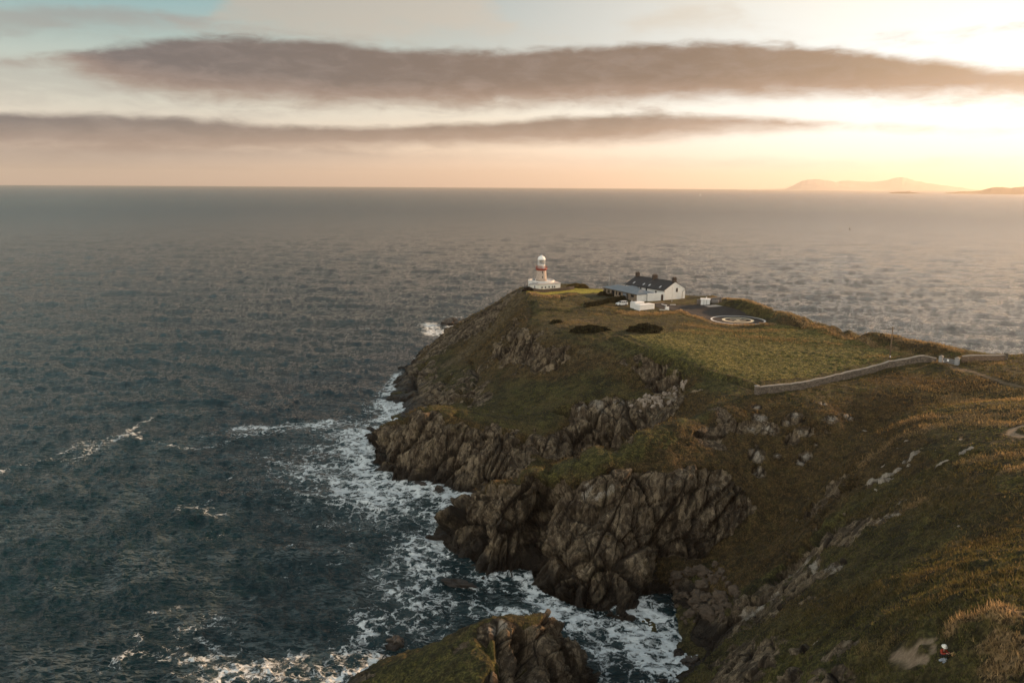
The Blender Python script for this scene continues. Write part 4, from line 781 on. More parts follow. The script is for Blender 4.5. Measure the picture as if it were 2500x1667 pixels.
disp*=(.22+.78*sstep(.45,1.15,slope))*(1-.68*nearside)
tot=disp*rock+tuft*gr*keep_flat*1.15+1.45*dig*cm*(1-sstep(10.5,8.9,np.hypot(gx-73.7,gy-256.5)))
pos=np.stack([gx,gy,gzv],1)+nrm*tot[:,None]
pos[:,2]-=.05*(1-cm)
P3=pos.reshape(NR,NA,3)
idx=np.arange(NR*NA).reshape(NR,NA)
F4=np.stack([idx[:-1,:-1],idx[:-1,1:],idx[1:,1:],idx[1:,:-1]],2).reshape(-1,4)
F4=F4[(gzv[F4]>-3.0).any(1)]
used=np.zeros(len(gx),bool); used[F4.ravel()]=True; new=np.cumsum(used)-1
def grid_mesh(name,verts,faces,mat,smooth=True):
    me=bpy.data.meshes.new(name); me.vertices.add(len(verts)); me.vertices.foreach_set('co',np.ascontiguousarray(verts,np.float32).ravel())
    k=faces.shape[1]
    me.loops.add(faces.size); me.loops.foreach_set('vertex_index',np.ascontiguousarray(faces,np.int32).ravel())
    me.polygons.add(len(faces)); me.polygons.foreach_set('loop_start',np.arange(0,faces.size,k,dtype=np.int32))
    try: me.polygons.foreach_set('loop_total',np.full(len(faces),k,np.int32))
    except Exception: pass
    me.polygons.foreach_set('use_smooth',np.full(len(faces),smooth,bool))
    me.update(calc_edges=True); me.validate() if False else None
    me.materials.append(mat); o=bpy.data.objects.new(name,me); COL.objects.link(o); return o
def add_attr(o,name,cols):
    a=o.data.attributes.new(name,'FLOAT_COLOR','POINT'); a.data.foreach_set('color',np.ascontiguousarray(cols,np.float32).ravel())
ground=grid_mesh('headland',pos[used],new[F4],M_ground)
ground.data.polygons.foreach_set('use_smooth',(rock[F4].mean(1)<.45))
add_attr(ground,'g1',np.stack([rock,np.clip(ch['green'],0,1.2),np.clip(ch['brown'],0,1.2),np.clip(ch['dry'],0,1.3)],1)[used])
add_attr(ground,'g2',np.stack([np.clip(ch['pale'],0,1),np.clip(ch['tan'],0,1),np.clip(ch['lawn'],0,1.3),np.clip(ch['path'],0,1.5)],1)[used])
add_attr(ground,'g3',np.stack([crack,np.clip(big*.5+.5,0,1),np.clip(wob*.5+.5,0,1),field],1)[used])
ground['kind']='structure'
_near=[]
def near_ground(x,y):
    """height of the finished ground under a point (nearest mesh vertex patch)"""
    a=math.atan2(x,y); r=math.hypot(x,y)
    j=int(round((a-aa[0])/(aa[1]-aa[0]))); i=int(round(math.log(r/34.)/math.log(455/34.)*(NR-1)))
    if not(1<=i<NR-1 and 1<=j<NA-1): return h1(x,y)
    return float(P3[i-1:i+2,j-1:j+2,2].mean())
# ---------------------------------------------------------------- sea
def ocean_tile(N,L,wdir,Lp,lmin,seed,spread=2):
    r=np.random.RandomState(seed); k=2*np.pi*np.fft.fftfreq(N,L/N); kx,ky=np.meshgrid(k,k); K=np.hypot(kx,ky); K[0,0]=1e-6
    kp=2*np.pi/Lp; wd=np.array([math.cos(wdir),math.sin(wdir)]); cs=(kx*wd[0]+ky*wd[1])/K
    S=np.exp(-1.0*(kp/K)**2)/K**3.7*(np.abs(cs)**spread*.85+.15)*np.exp(-(K*lmin/6.28)**2); S[0,0]=0
    A=(r.normal(size=(N,N))+1j*r.normal(size=(N,N)))*np.sqrt(S)
    hgt=np.fft.ifft2(A).real; dx=np.fft.ifft2(1j*kx/K*A).real; dy=np.fft.ifft2(1j*ky/K*A).real
    s=hgt.std(); return hgt/s,dx/s,dy/s,L
def samp(T,L,x,y):
    N=T.shape[0]; fx=(x/L*N)%N; fy=(y/L*N)%N; i=np.floor(fx).astype(np.int32)%N; j=np.floor(fy).astype(np.int32)%N; u=(fx-np.floor(fx)).astype(np.float32); v=(fy-np.floor(fy)).astype(np.float32); i1=(i+1)%N; j1=(j+1)%N
    return (T[j,i]*(1-u)+T[j,i1]*u)*(1-v)+(T[j1,i]*(1-u)+T[j1,i1]*u)*v
SA_,SR_=1760,1150
sa=np.radians(np.linspace(-54,54,SA_)); inv=np.linspace(1/52.,1/30000.,SR_); sr=1/inv
sx=(np.sin(sa)[None,:]*sr[:,None]).ravel(); sy=(np.cos(sa)[None,:]*sr[:,None]).ravel(); sd=np.hypot(sx,sy)
T1=ocean_tile(1024,457.,math.radians(-108),38,2.0,11,8); T2=ocean_tile(1024,149.,math.radians(-97),8.5,.3,12,5)
def rot(x,y,a): return x*math.cos(a)-y*math.sin(a),x*math.sin(a)+y*math.cos(a)
gust=fbm(sx/210,sy/95,o=3); gust2=fbm(sx/47+9,sy/30,o=3)
a1=.24; a2=.125*(1+.45*gust+.35*gust2)
h1_,d1x,d1y=[samp(T,T1[3],sx,sy) for T in T1[:3]]
x2,y2=rot(sx,sy,.7); h2_,d2x_,d2y_=[samp(T,T2[3],x2,y2) for T in T2[:3]]; d2x,d2y=rot(d2x_,d2y_,-.7)
fade=sstep(2600,500,sd)*.8+.2
T3=ocean_tile(1024,71.,math.radians(-80),3.2,.15,13,3); x3,y3=rot(sx,sy,-.5); h3_,d3x_,d3y_=[samp(T,T3[3],x3,y3) for T in T3[:3]]; d3x,d3y=rot(d3x_,d3y_,.5); a3=.045*(1+.5*gust2)*sstep(700,200,sd)
a2=a2*(.35+.65*sstep(1100,260,sd))
sz=(a1*h1_+a2*h2_)*fade+a3*h3_
cx_=1.35*((a1*d1x+a2*d2x)*fade+a3*d3x); cy_=1.35*((a1*d1y+a2*d2y)*fade+a3*d3y)
crest=sstep(1.5,2.6,(a1*h1_+a2*h2_)/(a1*1.05))
fo=np.zeros(len(sx),np.float32); w1=fbm(sx/6,sy/6,o=3); w2=fbm(sx/2.2,sy/2.2,o=3)
for w,val,pts in FOAM:
    p=np.array(pts); W=w*3+3
    m=np.nonzero((sx>p[:,0].min()-W)&(sx<p[:,0].max()+W)&(sy>p[:,1].min()-W)&(sy<p[:,1].max()+W))[0]
    d=np.sqrt(seg_dist2(sx[m],sy[m],pts)); k=w*.72
    f=val*np.exp(-(np.maximum(d/k+w1[m]*.6+w2[m]*.25,0))**2*.7); fo[m]=np.maximum(fo[m],f)+np.minimum(fo[m],f)*.3
# swash against the rocks
m=(sd<460)&(sx>-80)&(sx<130)
hz=np.full(len(sx),-9.,np.float32); hz[m]=height(sx[m],sy[m])
fo+=sstep(-3.2,-.2,hz+w1*2.0+w2*.8)*.30*(sy<420)
w0=fbm(sx/17+4,sy/17,o=3); fo=fo*np.clip(.85+1.1*w0,.25,1.5)
fo=np.clip(fo+crest*.10*(sd<700)+.035*sstep(.15,.6,w1)*(sd<420),0,.76)
sz+=fo*.12*w2
sea_v=np.stack([sx+cx_,sy+cy_,sz],1).astype(np.float32)
si=np.arange(SA_*SR_).reshape(SR_,SA_); SF=np.stack([si[:-1,:-1],si[:-1,1:],si[1:,1:],si[1:,:-1]],2).reshape(-1,4)
SF=SF[(hz[SF]<2.5).any(1)]
def sea_mat():
    m,h,b,out=new_mat('sea_water'); P=pos_of(h); A=h.n('Attribute',attribute_name='foam'); s=h.n('SeparateColor',ins={0:A.outputs['Color']}); fo=s.outputs[0]; gu=s.outputs[1]
    dist=h.n('VectorMath',operation='LENGTH',ins={0:P}).outputs['Value']
    rdgf=lambda sc,d: h.m('SUBTRACT',1.0,h.m('ABSOLUTE',h.m('MULTIPLY_ADD',h.noise(h.vscale(P,.5,1.5,1),sc,d,.55,.8),2.0,-1.0)))
    # lacy foam
    warp=h.n('TexNoise',ins={'Vector':P,'Scale':.45,'Detail':4,'Roughness':.6}); wv=h.n('VectorMath',operation='MULTIPLY_ADD',ins={0:warp.outputs['Color'],1:(4.2,3.2,0),2:P}).outputs[0]
    def lace(sc,wd):
        v=h.n('TexVoronoi',feature='DISTANCE_TO_EDGE',ins={'Vector':wv,'Scale':sc}); v.inputs['Detail'].default_value=1.0
        return h.ss(v.outputs['Distance'],wd,0.0)
    l1=lace(.30,.16); l2=lace(1.15,.20)
    n=h.noise(wv,1.1,6,.7)
    pat=h.m('ADD',h.m('ADD',h.m('MULTIPLY',l1,.36),h.m('MULTIPLY',l2,.22)),h.m('MULTIPLY',h.m('SUBTRACT',n,.5),1.7))
    th=h.m('ADD',h.m('MULTIPLY',fo,.98),h.m('SUBTRACT',pat,.76))
    fm=h.m('MULTIPLY',h.ss(th,0,.34),h.ss(fo,.03,.16))
    # thin lines of spent foam along the wave crests
    cr=h.m('MULTIPLY',h.m('MULTIPLY',h.ss(rdgf(.5,4),.86,.99),h.ss(h.noise(P,.06,4,.6),.42,.62)),h.ss(dist,420,120))
    deep=h.mix(h.ss(gu,.3,.7),(.0008,.0100,.0125),(.0018,.0180,.0220))
    teal=h.mix(h.m('MULTIPLY',h.ss(fo,.1,.8),.75),deep,(.020,.045,.050))   # churned water is milkier
    c=h.mix(h.m('MULTIPLY',cr,.17),teal,(.50,.58,.58)); c=h.mix(fm,c,(.70,.76,.78)); h.t.links.new(c,b.inputs['Base Color'])
    far=h.ss(dist,150,2500)
    rg=h.m('ADD',h.m('ADD',.10,h.m('MULTIPLY',far,.16)),h.m('MULTIPLY',fm,.6)); h.t.links.new(rg,b.inputs['Roughness'])
    b.inputs['IOR'].default_value=1.333; b.inputs['Specular IOR Level'].default_value=.5
    rp=h.vscale(P,.42,1.35,1)
    rdg=lambda sc,d: h.m('SUBTRACT',1.0,h.m('ABSOLUTE',h.m('MULTIPLY_ADD',h.noise(rp,sc,d,.55,.35),2.0,-1.0)))
    rip=h.m('ADD',h.m('ADD',h.m('MULTIPLY',rdg(.55,3),.75),h.m('MULTIPLY',rdg(1.6,3),.28)),h.m('MULTIPLY',h.noise(rp,.16,3,.6,.3),1.5))
    rip=h.m('ADD',rip,h.m('MULTIPLY',h.m('ADD',h.m('MULTIPLY',h.noise(rp,.02,6,.74,.4),6.5),h.m('MULTIPLY',h.noise(rp,.11,4,.65,.4),1.9)),h.ss(dist,250,1400)))
    st=h.m('ADD',.6,h.m('MULTIPLY',h.ss(gu,.2,.8),.4))
    bp=h.n('Bump',ins={'Height':h.m('ADD',rip,h.m('MULTIPLY',fm,.35)),'Distance':1.0,'Strength':st}); h.t.links.new(bp.outputs[0],b.inputs['Normal'])
    return m
sea=grid_mesh('sea',sea_v,SF,sea_mat()); add_attr(sea,'foam',np.stack([fo,np.clip(gust*.35+gust2*.35+.5,0,1),fo*0,fo*0+1],1)); sea['kind']='structure'
# ---------------------------------------------------------------- building blocks
class MB:
    """collects shapes; build() links them as ONE mesh object"""
    def __init__(s): s.v=[]; s.f=[]
    def add(s,v,f):
        k=len(s.v); s.v+=[tuple(p) for p in v]; s.f+=[tuple(i+k for i in q) for q in f]; return s
    def box(s,x0,x1,y0,y1,z0,z1,rz=0,o=(0,0)):
        P=[(x,y,z) for z in (z0,z1) for x,y in ((x0,y0),(x1,y0),(x1,y1),(x0,y1))]
        if rz: c,q=math.cos(rz),math.sin(rz); P=[(o[0]+(x-o[0])*c-(y-o[1])*q,o[1]+(x-o[0])*q+(y-o[1])*c,z) for x,y,z in P]
        return s.add(P,[(3,2,1,0),(4,5,6,7),(0,1,5,4),(1,2,6,5),(2,3,7,6),(3,0,4,7)])
    def rings(s,R,cap0=True,cap1=True):
        n=len(R[0]); v=[p for r in R for p in r]; f=[]
        for i in range(len(R)-1):
            for j in range(n): a=i*n+j; b=i*n+(j+1)%n; f.append((a,b,b+n,a+n))
        if cap0: f.append(tuple(range(n-1,-1,-1)))
        if cap1: f.append(tuple((len(R)-1)*n+j for j in range(n)))
        return s.add(v,f)
    def prism(s,poly,z0,z1): return s.rings([[(x,y,z0) for x,y in poly],[(x,y,z1) for x,y in poly]])
    def lathe(s,prof,n=24,o=(0,0),caps=True):
        return s.rings([[(o[0]+r*math.cos(6.28318*j/n),o[1]+r*math.sin(6.28318*j/n),z) for j in range(n)] for r,z in prof],caps,caps)
    def tube(s,a,b,r,n=6,r2=None):
        a=Vector(a); b=Vector(b); d=(b-a).normalized(); u=d.orthogonal().normalized(); w=d.cross(u); r2=r if r2 is None else r2
        return s.rings([[tuple(p+(u*math.cos(6.28318*j/n)+w*math.sin(6.28318*j/n))*q) for j in range(n)] for p,q in ((a,r),(b,r2))])
    def extr(s,prof,y0,y1,axis='y'):
        """profile in x,z extruded along y"""
        return s.rings([[(x,y0,z) for x,z in prof],[(x,y1,z) for x,z in prof]])
    def quad(s,*p): return s.add(p,[tuple(range(len(p)))])
    def build(s,name,mat,parent=None,smooth=False):
        me=bpy.data.meshes.new(name); me.from_pydata(s.v,[],s.f); me.materials.append(mat)
        if smooth: me.polygons.foreach_set('use_smooth',[True]*len(me.polygons))
        o=bpy.data.objects.new(name,me); COL.objects.link(o)
        if parent: o.parent=parent
        return o
def tag(o,label=None,cat=None,group=None,kind=None):
    if label: o['label']=label
    if cat: o['category']=cat
    if group: o['group']=group
    if kind: o['kind']=kind
    return o
def empty(name,loc,rz=0,**k):
    o=bpy.data.objects.new(name,None); COL.objects.link(o); o.location=loc; o.rotation_euler=(0,0,rz); o.empty_display_size=.3; return tag(o,**k)
white=simple('white_render',(.72,.72,.70),.8,.09,.5,.15); white2=simple('white_paint',(.83,.83,.82),.55,.03,1)
slate=simple('roof_slate',(.050,.046,.046),.6,.25,1.2,.5,fine=8); metal_roof=simple('blue_grey_roof',(.20,.225,.25),.45,.12,.8,.2); stonem=simple('chimney_stone',(.07,.055,.045),.9,.3,2,.4)
def masonry(name,c1,c2,scale,mort=(.22,.2,.17),bump=.6):
    m,h,b,out=new_mat(name); tc=h.n('TexCoord').outputs['Object']
    v=h.n('TexVoronoi',ins={'Vector':h.vscale(tc,scale,scale,scale*1.7),'Scale':1.0}); e=h.n('TexVoronoi',feature='DISTANCE_TO_EDGE',ins={'Vector':h.vscale(tc,scale,scale,scale*1.7),'Scale':1.0}).outputs['Distance']
    r=h.n('SeparateColor',ins={0:v.outputs['Color']}).outputs[0]; n=h.noise(tc,scale*3,4,.6)
    c=h.mix(r,c1,c2); c=h.mix(h.m('MULTIPLY',h.ss(n,.55,.4),.5),c,tuple(q*.4 for q in c1)); c=h.mix(h.ss(e,.07,.02),c,mort)
    h.t.links.new(c,b.inputs['Base Color']); b.inputs['Roughness'].default_value=.9
    bp=h.n('Bump',ins={'Height':h.m('ADD',h.ss(e,0,.12),h.m('MULTIPLY',n,.5)),'Strength':bump,'Distance':.05}); h.t.links.new(bp.outputs[0],b.inputs['Normal']); return m
granite=masonry('tower_granite',(.36,.30,.26),(.56,.47,.40),1.7,(.42,.36,.31),.3); rubble=masonry('rubble_wall',(.10,.082,.066),(.25,.205,.162),2.3,(.06,.05,.04)); brownstone=masonry('brown_stone',(.20,.155,.11),(.31,.245,.18),2.4,(.19,.155,.12),.4)
darkstone=masonry('dark_wall_stone',(.03,.025,.02),(.07,.055,.045),2.5,(.02,.018,.015)); capst=simple('coping',(.32,.29,.25),.85,.15,2,.3); glass=simple('window_glass',(.015,.017,.02),.12,.0,1,spec=.6); lead=simple('dark_frame',(.035,.033,.03),.5,.05,2)
red=simple('red_paint',(.27,.055,.035),.5,.1,1.5); grey=simple('grey_paint',(.30,.31,.32),.6,.1,1); blueg=simple('blue_grey_door',(.16,.19,.23),.5,.08,1); brownd=simple('brown_door',(.075,.040,.028),.6,.1,2); conc=simple('concrete',(.36,.33,.30),.9,.15,.8,.2); rubber=simple('tyre_rubber',(.02,.02,.02),.8,.05,3)
timber=simple('weathered_timber',(.16,.115,.075),.85,.2,1.5,.3); yellow=simple('cream_line_paint',(.78,.70,.50),.7,.08,1.5); whline=simple('white_line_paint',(.78,.76,.72),.7,.08,1.5); sign_w=simple('sign_white',(.8,.8,.8),.5,.02,1)
def openings(parent,name,x0,x1,z0,z1,plane,pos,sgn,mat_p=glass,frame=True,fm=None,sill=True,mull=True,label=None):
    """a framed window or door on a wall lying in plane 'x' or 'y' at pos, facing sgn"""
    def B(a0,a1,d0,d1,c0,c1,mb):
        lo,hi=sorted((pos+sgn*d0,pos+sgn*d1))
        return mb.box(a0,a1,lo,hi,c0,c1) if plane=='y' else mb.box(lo,hi,a0,a1,c0,c1)
    w=.07; f=MB(); B(x0-w,x1+w,-.02,.05,z1,z1+w,f); B(x0-w,x0,-.02,.05,z0,z1,f); B(x1,x1+w,-.02,.05,z0,z1,f)
    if mull: B((x0+x1)/2-.025,(x0+x1)/2+.025,.02,.045,z0,z1,f)
    fo_=f.build(name,fm or lead,parent)
    p=B(x0,x1,-.015,.018,z0,z1,MB()).build('pane' if 'window' in name else 'leaf',mat_p,fo_)
    if sill: B(x0-.12,x1+.12,-.01,.10,z0-.1,z0,MB()).build('sill',capst,fo_)
    if label: fo_['label']=label
    return fo_
# ---------------------------------------------------------------- the keepers' house
HR=math.radians(31.65); hz0=29.93
H_=empty('white_house',(60.5,294.5,hz0),HR,label='tall white gabled house with dark slate roof and three chimneys',cat='house')
W2=5.17; HL=22.0; EA=3.75; RI=6.55
wl=MB(); wl.rings([[(-W2,y,-.8),(W2,y,-.8),(W2,y,EA),(0,y,RI-.12),(-W2,y,EA)] for y in (0,HL)]); wl.build('wall',white,H_)
r=MB()
for sg in (-1,1):
    prof=[(sg*(W2+.35),EA-.28),(0,RI-.08),(0,RI+.08),(sg*(W2+.35),EA-.10)]
    r.extr(prof if sg>0 else prof[::-1],-.12,HL+.12)
roof_=r.build('roof',slate,H_)
MB().extr([(-.16,RI+.02),(.16,RI+.02),(.10,RI+.17),(-.10,RI+.17)],-.05,HL+.05).build('ridge_tiles',lead,roof_)
sk=(RI-EA+.18)/(W2+.35)
MB().quad((-W2-.33,11.1,EA-.10+.06),(-.1,11.1,RI+.10),(-.1,11.45,RI+.10),(-W2-.33,11.45,EA-.10+.06)).add([],[]).build('lead_flashing',simple('lead_sheet',(.11,.10,.10),.5,.1,2),roof_)
for y,w_,d_ in ((.55,1.45,.95),(11.25,2.0,1.0),(HL-.6,1.45,.95)):
    c=MB(); c.box(-w_/2,w_/2,y-d_/2,y+d_/2,RI-.7,RI+1.25); c.box(-w_/2-.12,w_/2+.12,y-d_/2-.12,y+d_/2+.12,RI+1.25,RI+1.45)
    co=c.build('chimney',stonem,roof_)
    for k in ((-.4,.4) if w_<1.8 else (-.65,-.1,.5)): MB().lathe([(.16,RI+1.43),(.13,RI+1.85),(.17,RI+1.9)],10,(k,y)).build('chimney_pot',stonem,co)
skym=simple('skylight_glass',(.55,.55,.56),.25,.02,1)
for y in (18.6,12.9,9.6,3.6):
    x0,x1=-W2+.55,-W2+1.75; zz=lambda x:RI+.02+ (x)*sk+.06
    s=MB(); P_=[(x0,y-.4),(x1,y-.4),(x1,y+.4),(x0,y+.4)]; s.rings([[(a,b,zz(a)-.05) for a,b in P_],[(a,b,zz(a)+.07) for a,b in P_]]); so=s.build('skylight',lead,roof_)
    P_=[(x0+.08,y-.33),(x1-.08,y-.33),(x1-.08,y+.33),(x0+.08,y+.33)]; MB().rings([[(a,b,zz(a)+.05) for a,b in P_],[(a,b,zz(a)+.085) for a,b in P_]]).build('pane',skym,so)
openings(H_,'gable_window',.55,1.35,2.75,4.05,'y',0,-1)
for y,z0,z1 in ((17.5,2.5,3.3),(13.2,1.7,3.35),(10,1.7,3.35),(4.6,2.0,2.9)): openings(H_,'narrow_window',y-.28,y+.28,z0,z1,'x',-W2,-1,mull=False)
p=MB(); p.tube((W2-.1,-.12,EA-.3),(W2-1.5,-.12,2.6),.06); p.tube((W2-1.5,-.12,2.6),(W2-1.5,-.12,-.2),.06); p.build('downpipe',lead,H_)
MB().tube((-W2-.33,-.1,EA-.33),(-W2-.33,HL+.1,EA-.33),.075,8).build('gutter',lead,H_); MB().tube((W2+.33,-.1,EA-.33),(W2+.33,HL+.1,EA-.33),.075,8).build('gutter',lead,H_)
for sg in (-1,1): MB().box(sg*W2-.18 if sg<0 else W2-.12,sg*W2+.12 if sg<0 else W2+.18,-.16,.1,EA-.75,EA-.35).build('corbel',capst,H_)
MB().box(W2-1.8,W2-1.0,5,6.6,RI-1.9,RI-.55).build('roof_vent',lead,roof_)
MB().box(2.0,2.2,-.1,0.0,4.4,4.65).build('alarm_box',grey,H_)
# ---------------------------------------------------------------- annex
AR=math.radians(25.3)
A_=empty('stone_annex',(45.24,287.0,hz0),AR,label='long low brown stone building with blue grey hipped roof in front of the white house',cat='building')
AW,AL,AH=8.0,23.0,2.6
MB().box(0,AW,.0,AL,-.9,AH).build('wall',brownstone,A_); MB().box(-.02,AW+.02,-.12,-.002,-.9,AH-.02).build('rendered_end_wall',white,A_)
e=.4; rp=[(-e,-e),(AW+e,-e),(AW+e,AL+e),(-e,AL+e)]
rv=[(x,y,AH-.05) for x,y in rp]+[(x,y,AH+.12) for x,y in rp]+[(AW/2,4,AH+1.35),(AW/2,AL-4,AH+1.35)]
rm=MB().add(rv,[(3,2,1,0),(0,1,5,4),(1,2,6,5),(2,3,7,6),(3,0,4,7),(4,5,8),(5,6,9,8),(6,7,9),(7,4,8,9)])
ro=rm.build('roof',metal_roof,A_)
seam=MB()
for k in range(1,22): 
    y=k*1.05; t=min(1,max(0,min(y+e,AL+e-y)/(4+e))); seam.tube((-e,y,AH+.14),(-e+(AW/2+e)*t,y,AH+.14+1.23*t),.03,4)
for k in range(1,8):
    x=k*1.05; t=min(x+e,AW+e-x)/(AW/2+e); seam.tube((x,-e,AH+.14),(x,-e+(4+e)*t,AH+.14+1.23*t),.03,4)
seam.build('standing_seams',metal_roof,ro)
MB().tube((-e-.05,-e,AH-.02),(-e-.05,AL+e,AH-.02),.07,6).build('gutter',lead,A_)
for y,w_,z0,z1,n_ in ((21.7,.9,1.0,2.1,1),(19.1,1.3,.9,2.1,1),(13.6,.7,.8,2.1,1),(11.3,1.3,.9,2.1,1),(2.9,1.8,1.3,2.2,1)): openings(A_,'window',y-w_/2,y+w_/2,z0,z1,'x',0,-1)
openings(A_,'door',16.0-.9,16.0+.9,0,2.2,'x',0,-1,glass,sill=False); openings(A_,'garage_door',8.0-1.15,8.0+1.15,-.1,2.25,'x',0,-1,blueg,sill=False,mull=False); openings(A_,'side_door',6.1-.42,6.1+.42,-.1,2.2,'x',0,-1,lead,sill=False,mull=False)
rw=MB(); rw.box(AW-.02,AW+2.6,13,19,-.6,AH-.1); rw.build('rear_wing_wall',brownstone,A_)
MB().add([(AW+.0,12.7,AH+.06),(AW+2.9,12.7,AH+.06),(AW+2.9,19.3,AH+.06),(AW+.0,19.3,AH+.06),(AW-3,14.6,AH+1.0),(AW-3,17.4,AH+1.0),(AW+1.6,14.6,AH+.9),(AW+1.6,17.4,AH+.9)],[(0,1,6,4),(1,2,7,6),(2,3,5,7),(4,6,7,5),(3,0,4,5),(3,2,1,0)]).build('rear_wing_roof',metal_roof,A_)
# yard wall between annex and house
YW=empty('yard_wall',(49.35,288.35,hz0),math.atan2(3.35,6.95),label='plain white yard wall with brown door joining the annex to the white gable',cat='wall')
YL=math.hypot(6.95,3.35)
MB().box(0,YL,-.15,.15,-.9,2.78).build('wall_panel',white,YW); MB().box(-.03,YL,-.2,.2,2.785,2.87).build('coping',white2,YW)
openings(YW,'yard_door',YL-1.75,YL-.95,-.12,2.1,'y',-.15,-1,brownd,sill=False,mull=False)
# ---------------------------------------------------------------- lighthouse
L_=empty('lighthouse',(11.8,324.0,30.4),0,label='lighthouse with stone tower, red gallery and white dome at the headland tip',cat='lighthouse')
tw=MB().lathe([(2.22,2.6),(2.12,4),(2.02,5.6),(1.93,7.05)],40).build('tower',granite,L_,True)
for x,z in ((.42,4.35),(.40,6.3)):
    a=math.asin(x/2.05); w_=MB(); w_.box(-.2,.2,-2.16 if z<5 else -2.06,-1.9,z-.36,z+.36,a); w_.build('tower_window',lead,tw)
MB().lathe([(1.95,6.9),(2.05,7.05),(2.38,7.35),(2.42,7.6),(2.42,7.68)],40).build('gallery_corbel',red,L_,True)
rl=MB()
for j in range(28):
    a=6.28318*j/28; rl.tube((2.33*math.cos(a),2.33*math.sin(a),7.65),(2.38*math.cos(a),2.38*math.sin(a),8.55),.035,4)
R_=lambda z,r,t=.035:rl.rings([[((r+t*math.cos(q))*math.cos(6.28318*j/36),(r+t*math.cos(q))*math.sin(6.28318*j/36),z+t*math.sin(q)) for j in range(36)] for q in (0,1.57,3.14,4.71,6.283)],False,False)
R_(8.55,2.38,.05); R_(8.15,2.36); R_(7.9,2.34); rl.build('gallery_railing',red,L_)
ln=MB().lathe([(1.50,7.66),(1.50,9.25),(1.58,9.27),(1.58,9.38),(1.45,9.4)],32).build('lantern_base',white2,L_,True)
MB().box(-.35,.35,-1.56,-1.4,7.7,9.0,.5).build('gallery_door',white2,ln)
gm,gh,gb,go=new_mat('lantern_glass'); gb.inputs['Base Color'].default_value=(.8,.8,.78,1); gb.inputs['Roughness'].default_value=.08; gb.inputs['Transmission Weight'].default_value=.9; gb.inputs['IOR'].default_value=1.1
MB().lathe([(1.42,9.4),(1.42,11.25)],24,caps=False).build('lantern_glazing',gm,L_,True)
bars=MB()
for j in range(16): a=6.28318*j/16; bars.tube((1.45*math.cos(a),1.45*math.sin(a),9.38),(1.45*math.cos(a),1.45*math.sin(a),11.27),.045,4)
for zz_ in (10.0,10.6): bars.rings([[((1.45+.035*math.cos(q))*math.cos(6.28318*j/32),(1.45+.035*math.cos(q))*math.sin(6.28318*j/32),zz_+.035*math.sin(q)) for j in range(32)] for q in (0,1.57,3.14,4.71,6.283)],False,False)
bars.build('glazing_bars',white2,L_)
lens=MB().lathe([(.28,9.5),(.3,9.8),(.62,10.1),(.68,10.45),(.62,10.8),(.3,11.1)],16).build('lens',lead,L_,True)
MB().lathe([(1.56,11.22),(1.60,11.35),(1.56,11.55),(1.42,12.0),(1.15,12.4),(.75,12.72),(.35,12.88),(.28,12.95)],32).build('dome',white2,L_,True)
fi=MB().lathe([(.2,12.9),(.22,13.02),(.34,13.08),(.36,13.22),(.22,13.36),(.08,13.42)],14); fi.tube((0,0,13.4),(0,0,14.0),.02,4); fi.build('vent_ball',grey,L_,True)
dr=MB().lathe([(5.3,-1.6),(5.3,2.55),(5.36,2.56),(5.36,3.05),(5.12,3.05),(5.12,2.66)],48,caps=False); dr.lathe([(5.13,2.66),(.5,2.68)],48,caps=True); dro=dr.build('round_base',white,L_)
MB().box(-2.1,-1.5,-5.35,-4.9,1.95,2.5).build('base_window',glass,dro)
for a,h_ in ((3.55,1.4),(3.9,1.2),(5.55,1.25),(3.2,.9)): MB().tube((5.1*math.cos(a),5.1*math.sin(a),2.6),(5.1*math.cos(a),5.1*math.sin(a),3.0+h_),.07,6).build('terrace_post',grey,dro)
MB().box(-3.5,-2.4,.5,1.5,2.6,3.5).build('roof_cabinet',grey,dro)
ca,sa_=math.cos(math.radians(31.2)),math.sin(math.radians(31.2))
wx0,wy0=-1.2,-7.9
def wloc(x,y,z): return (wx0+x*ca-y*sa_,wy0+x*sa_+y*ca,z)
wg=MB(); wg.add([wloc(*q) for q in ((0,0,-1.6),(10.4,0,-1.6),(10.4,5,-1.6),(0,5,-1.6),(0,0,1.95),(10.4,0,1.95),(10.4,5,2.5),(0,5,2.5))],[(3,2,1,0),(0,1,5,4),(1,2,6,5),(2,3,7,6),(3,0,4,7)]); wg.build('wing_wall',white,L_)
rf=MB(); rf.add([wloc(*q) for q in ((-.2,-.2,1.96),(10.6,-.2,1.96),(10.6,5,2.53),(-.2,5,2.53),(-.2,-.2,2.1),(10.6,-.2,2.1),(10.6,5,2.67),(-.2,5,2.67))],[(3,2,1,0),(4,5,6,7),(0,1,5,4),(1,2,6,5),(2,3,7,6),(3,0,4,7)]); rf.build('wing_roof',simple('felt_roof',(.44,.42,.41),.8,.08,.7),L_)
lb=MB(); lb.prism([(-4.9,-8.2),(-1.25,-7.85),(-3.3,-4.2),(-5.0,-4.6)],-1.6,2.0); lb.build('side_block_wall',white,L_); MB().prism([(-5.05,-8.35),(-1.15,-7.98),(-3.2,-4.1),(-5.15,-4.5)],2.0,2.13).build('side_block_roof',grey,L_)
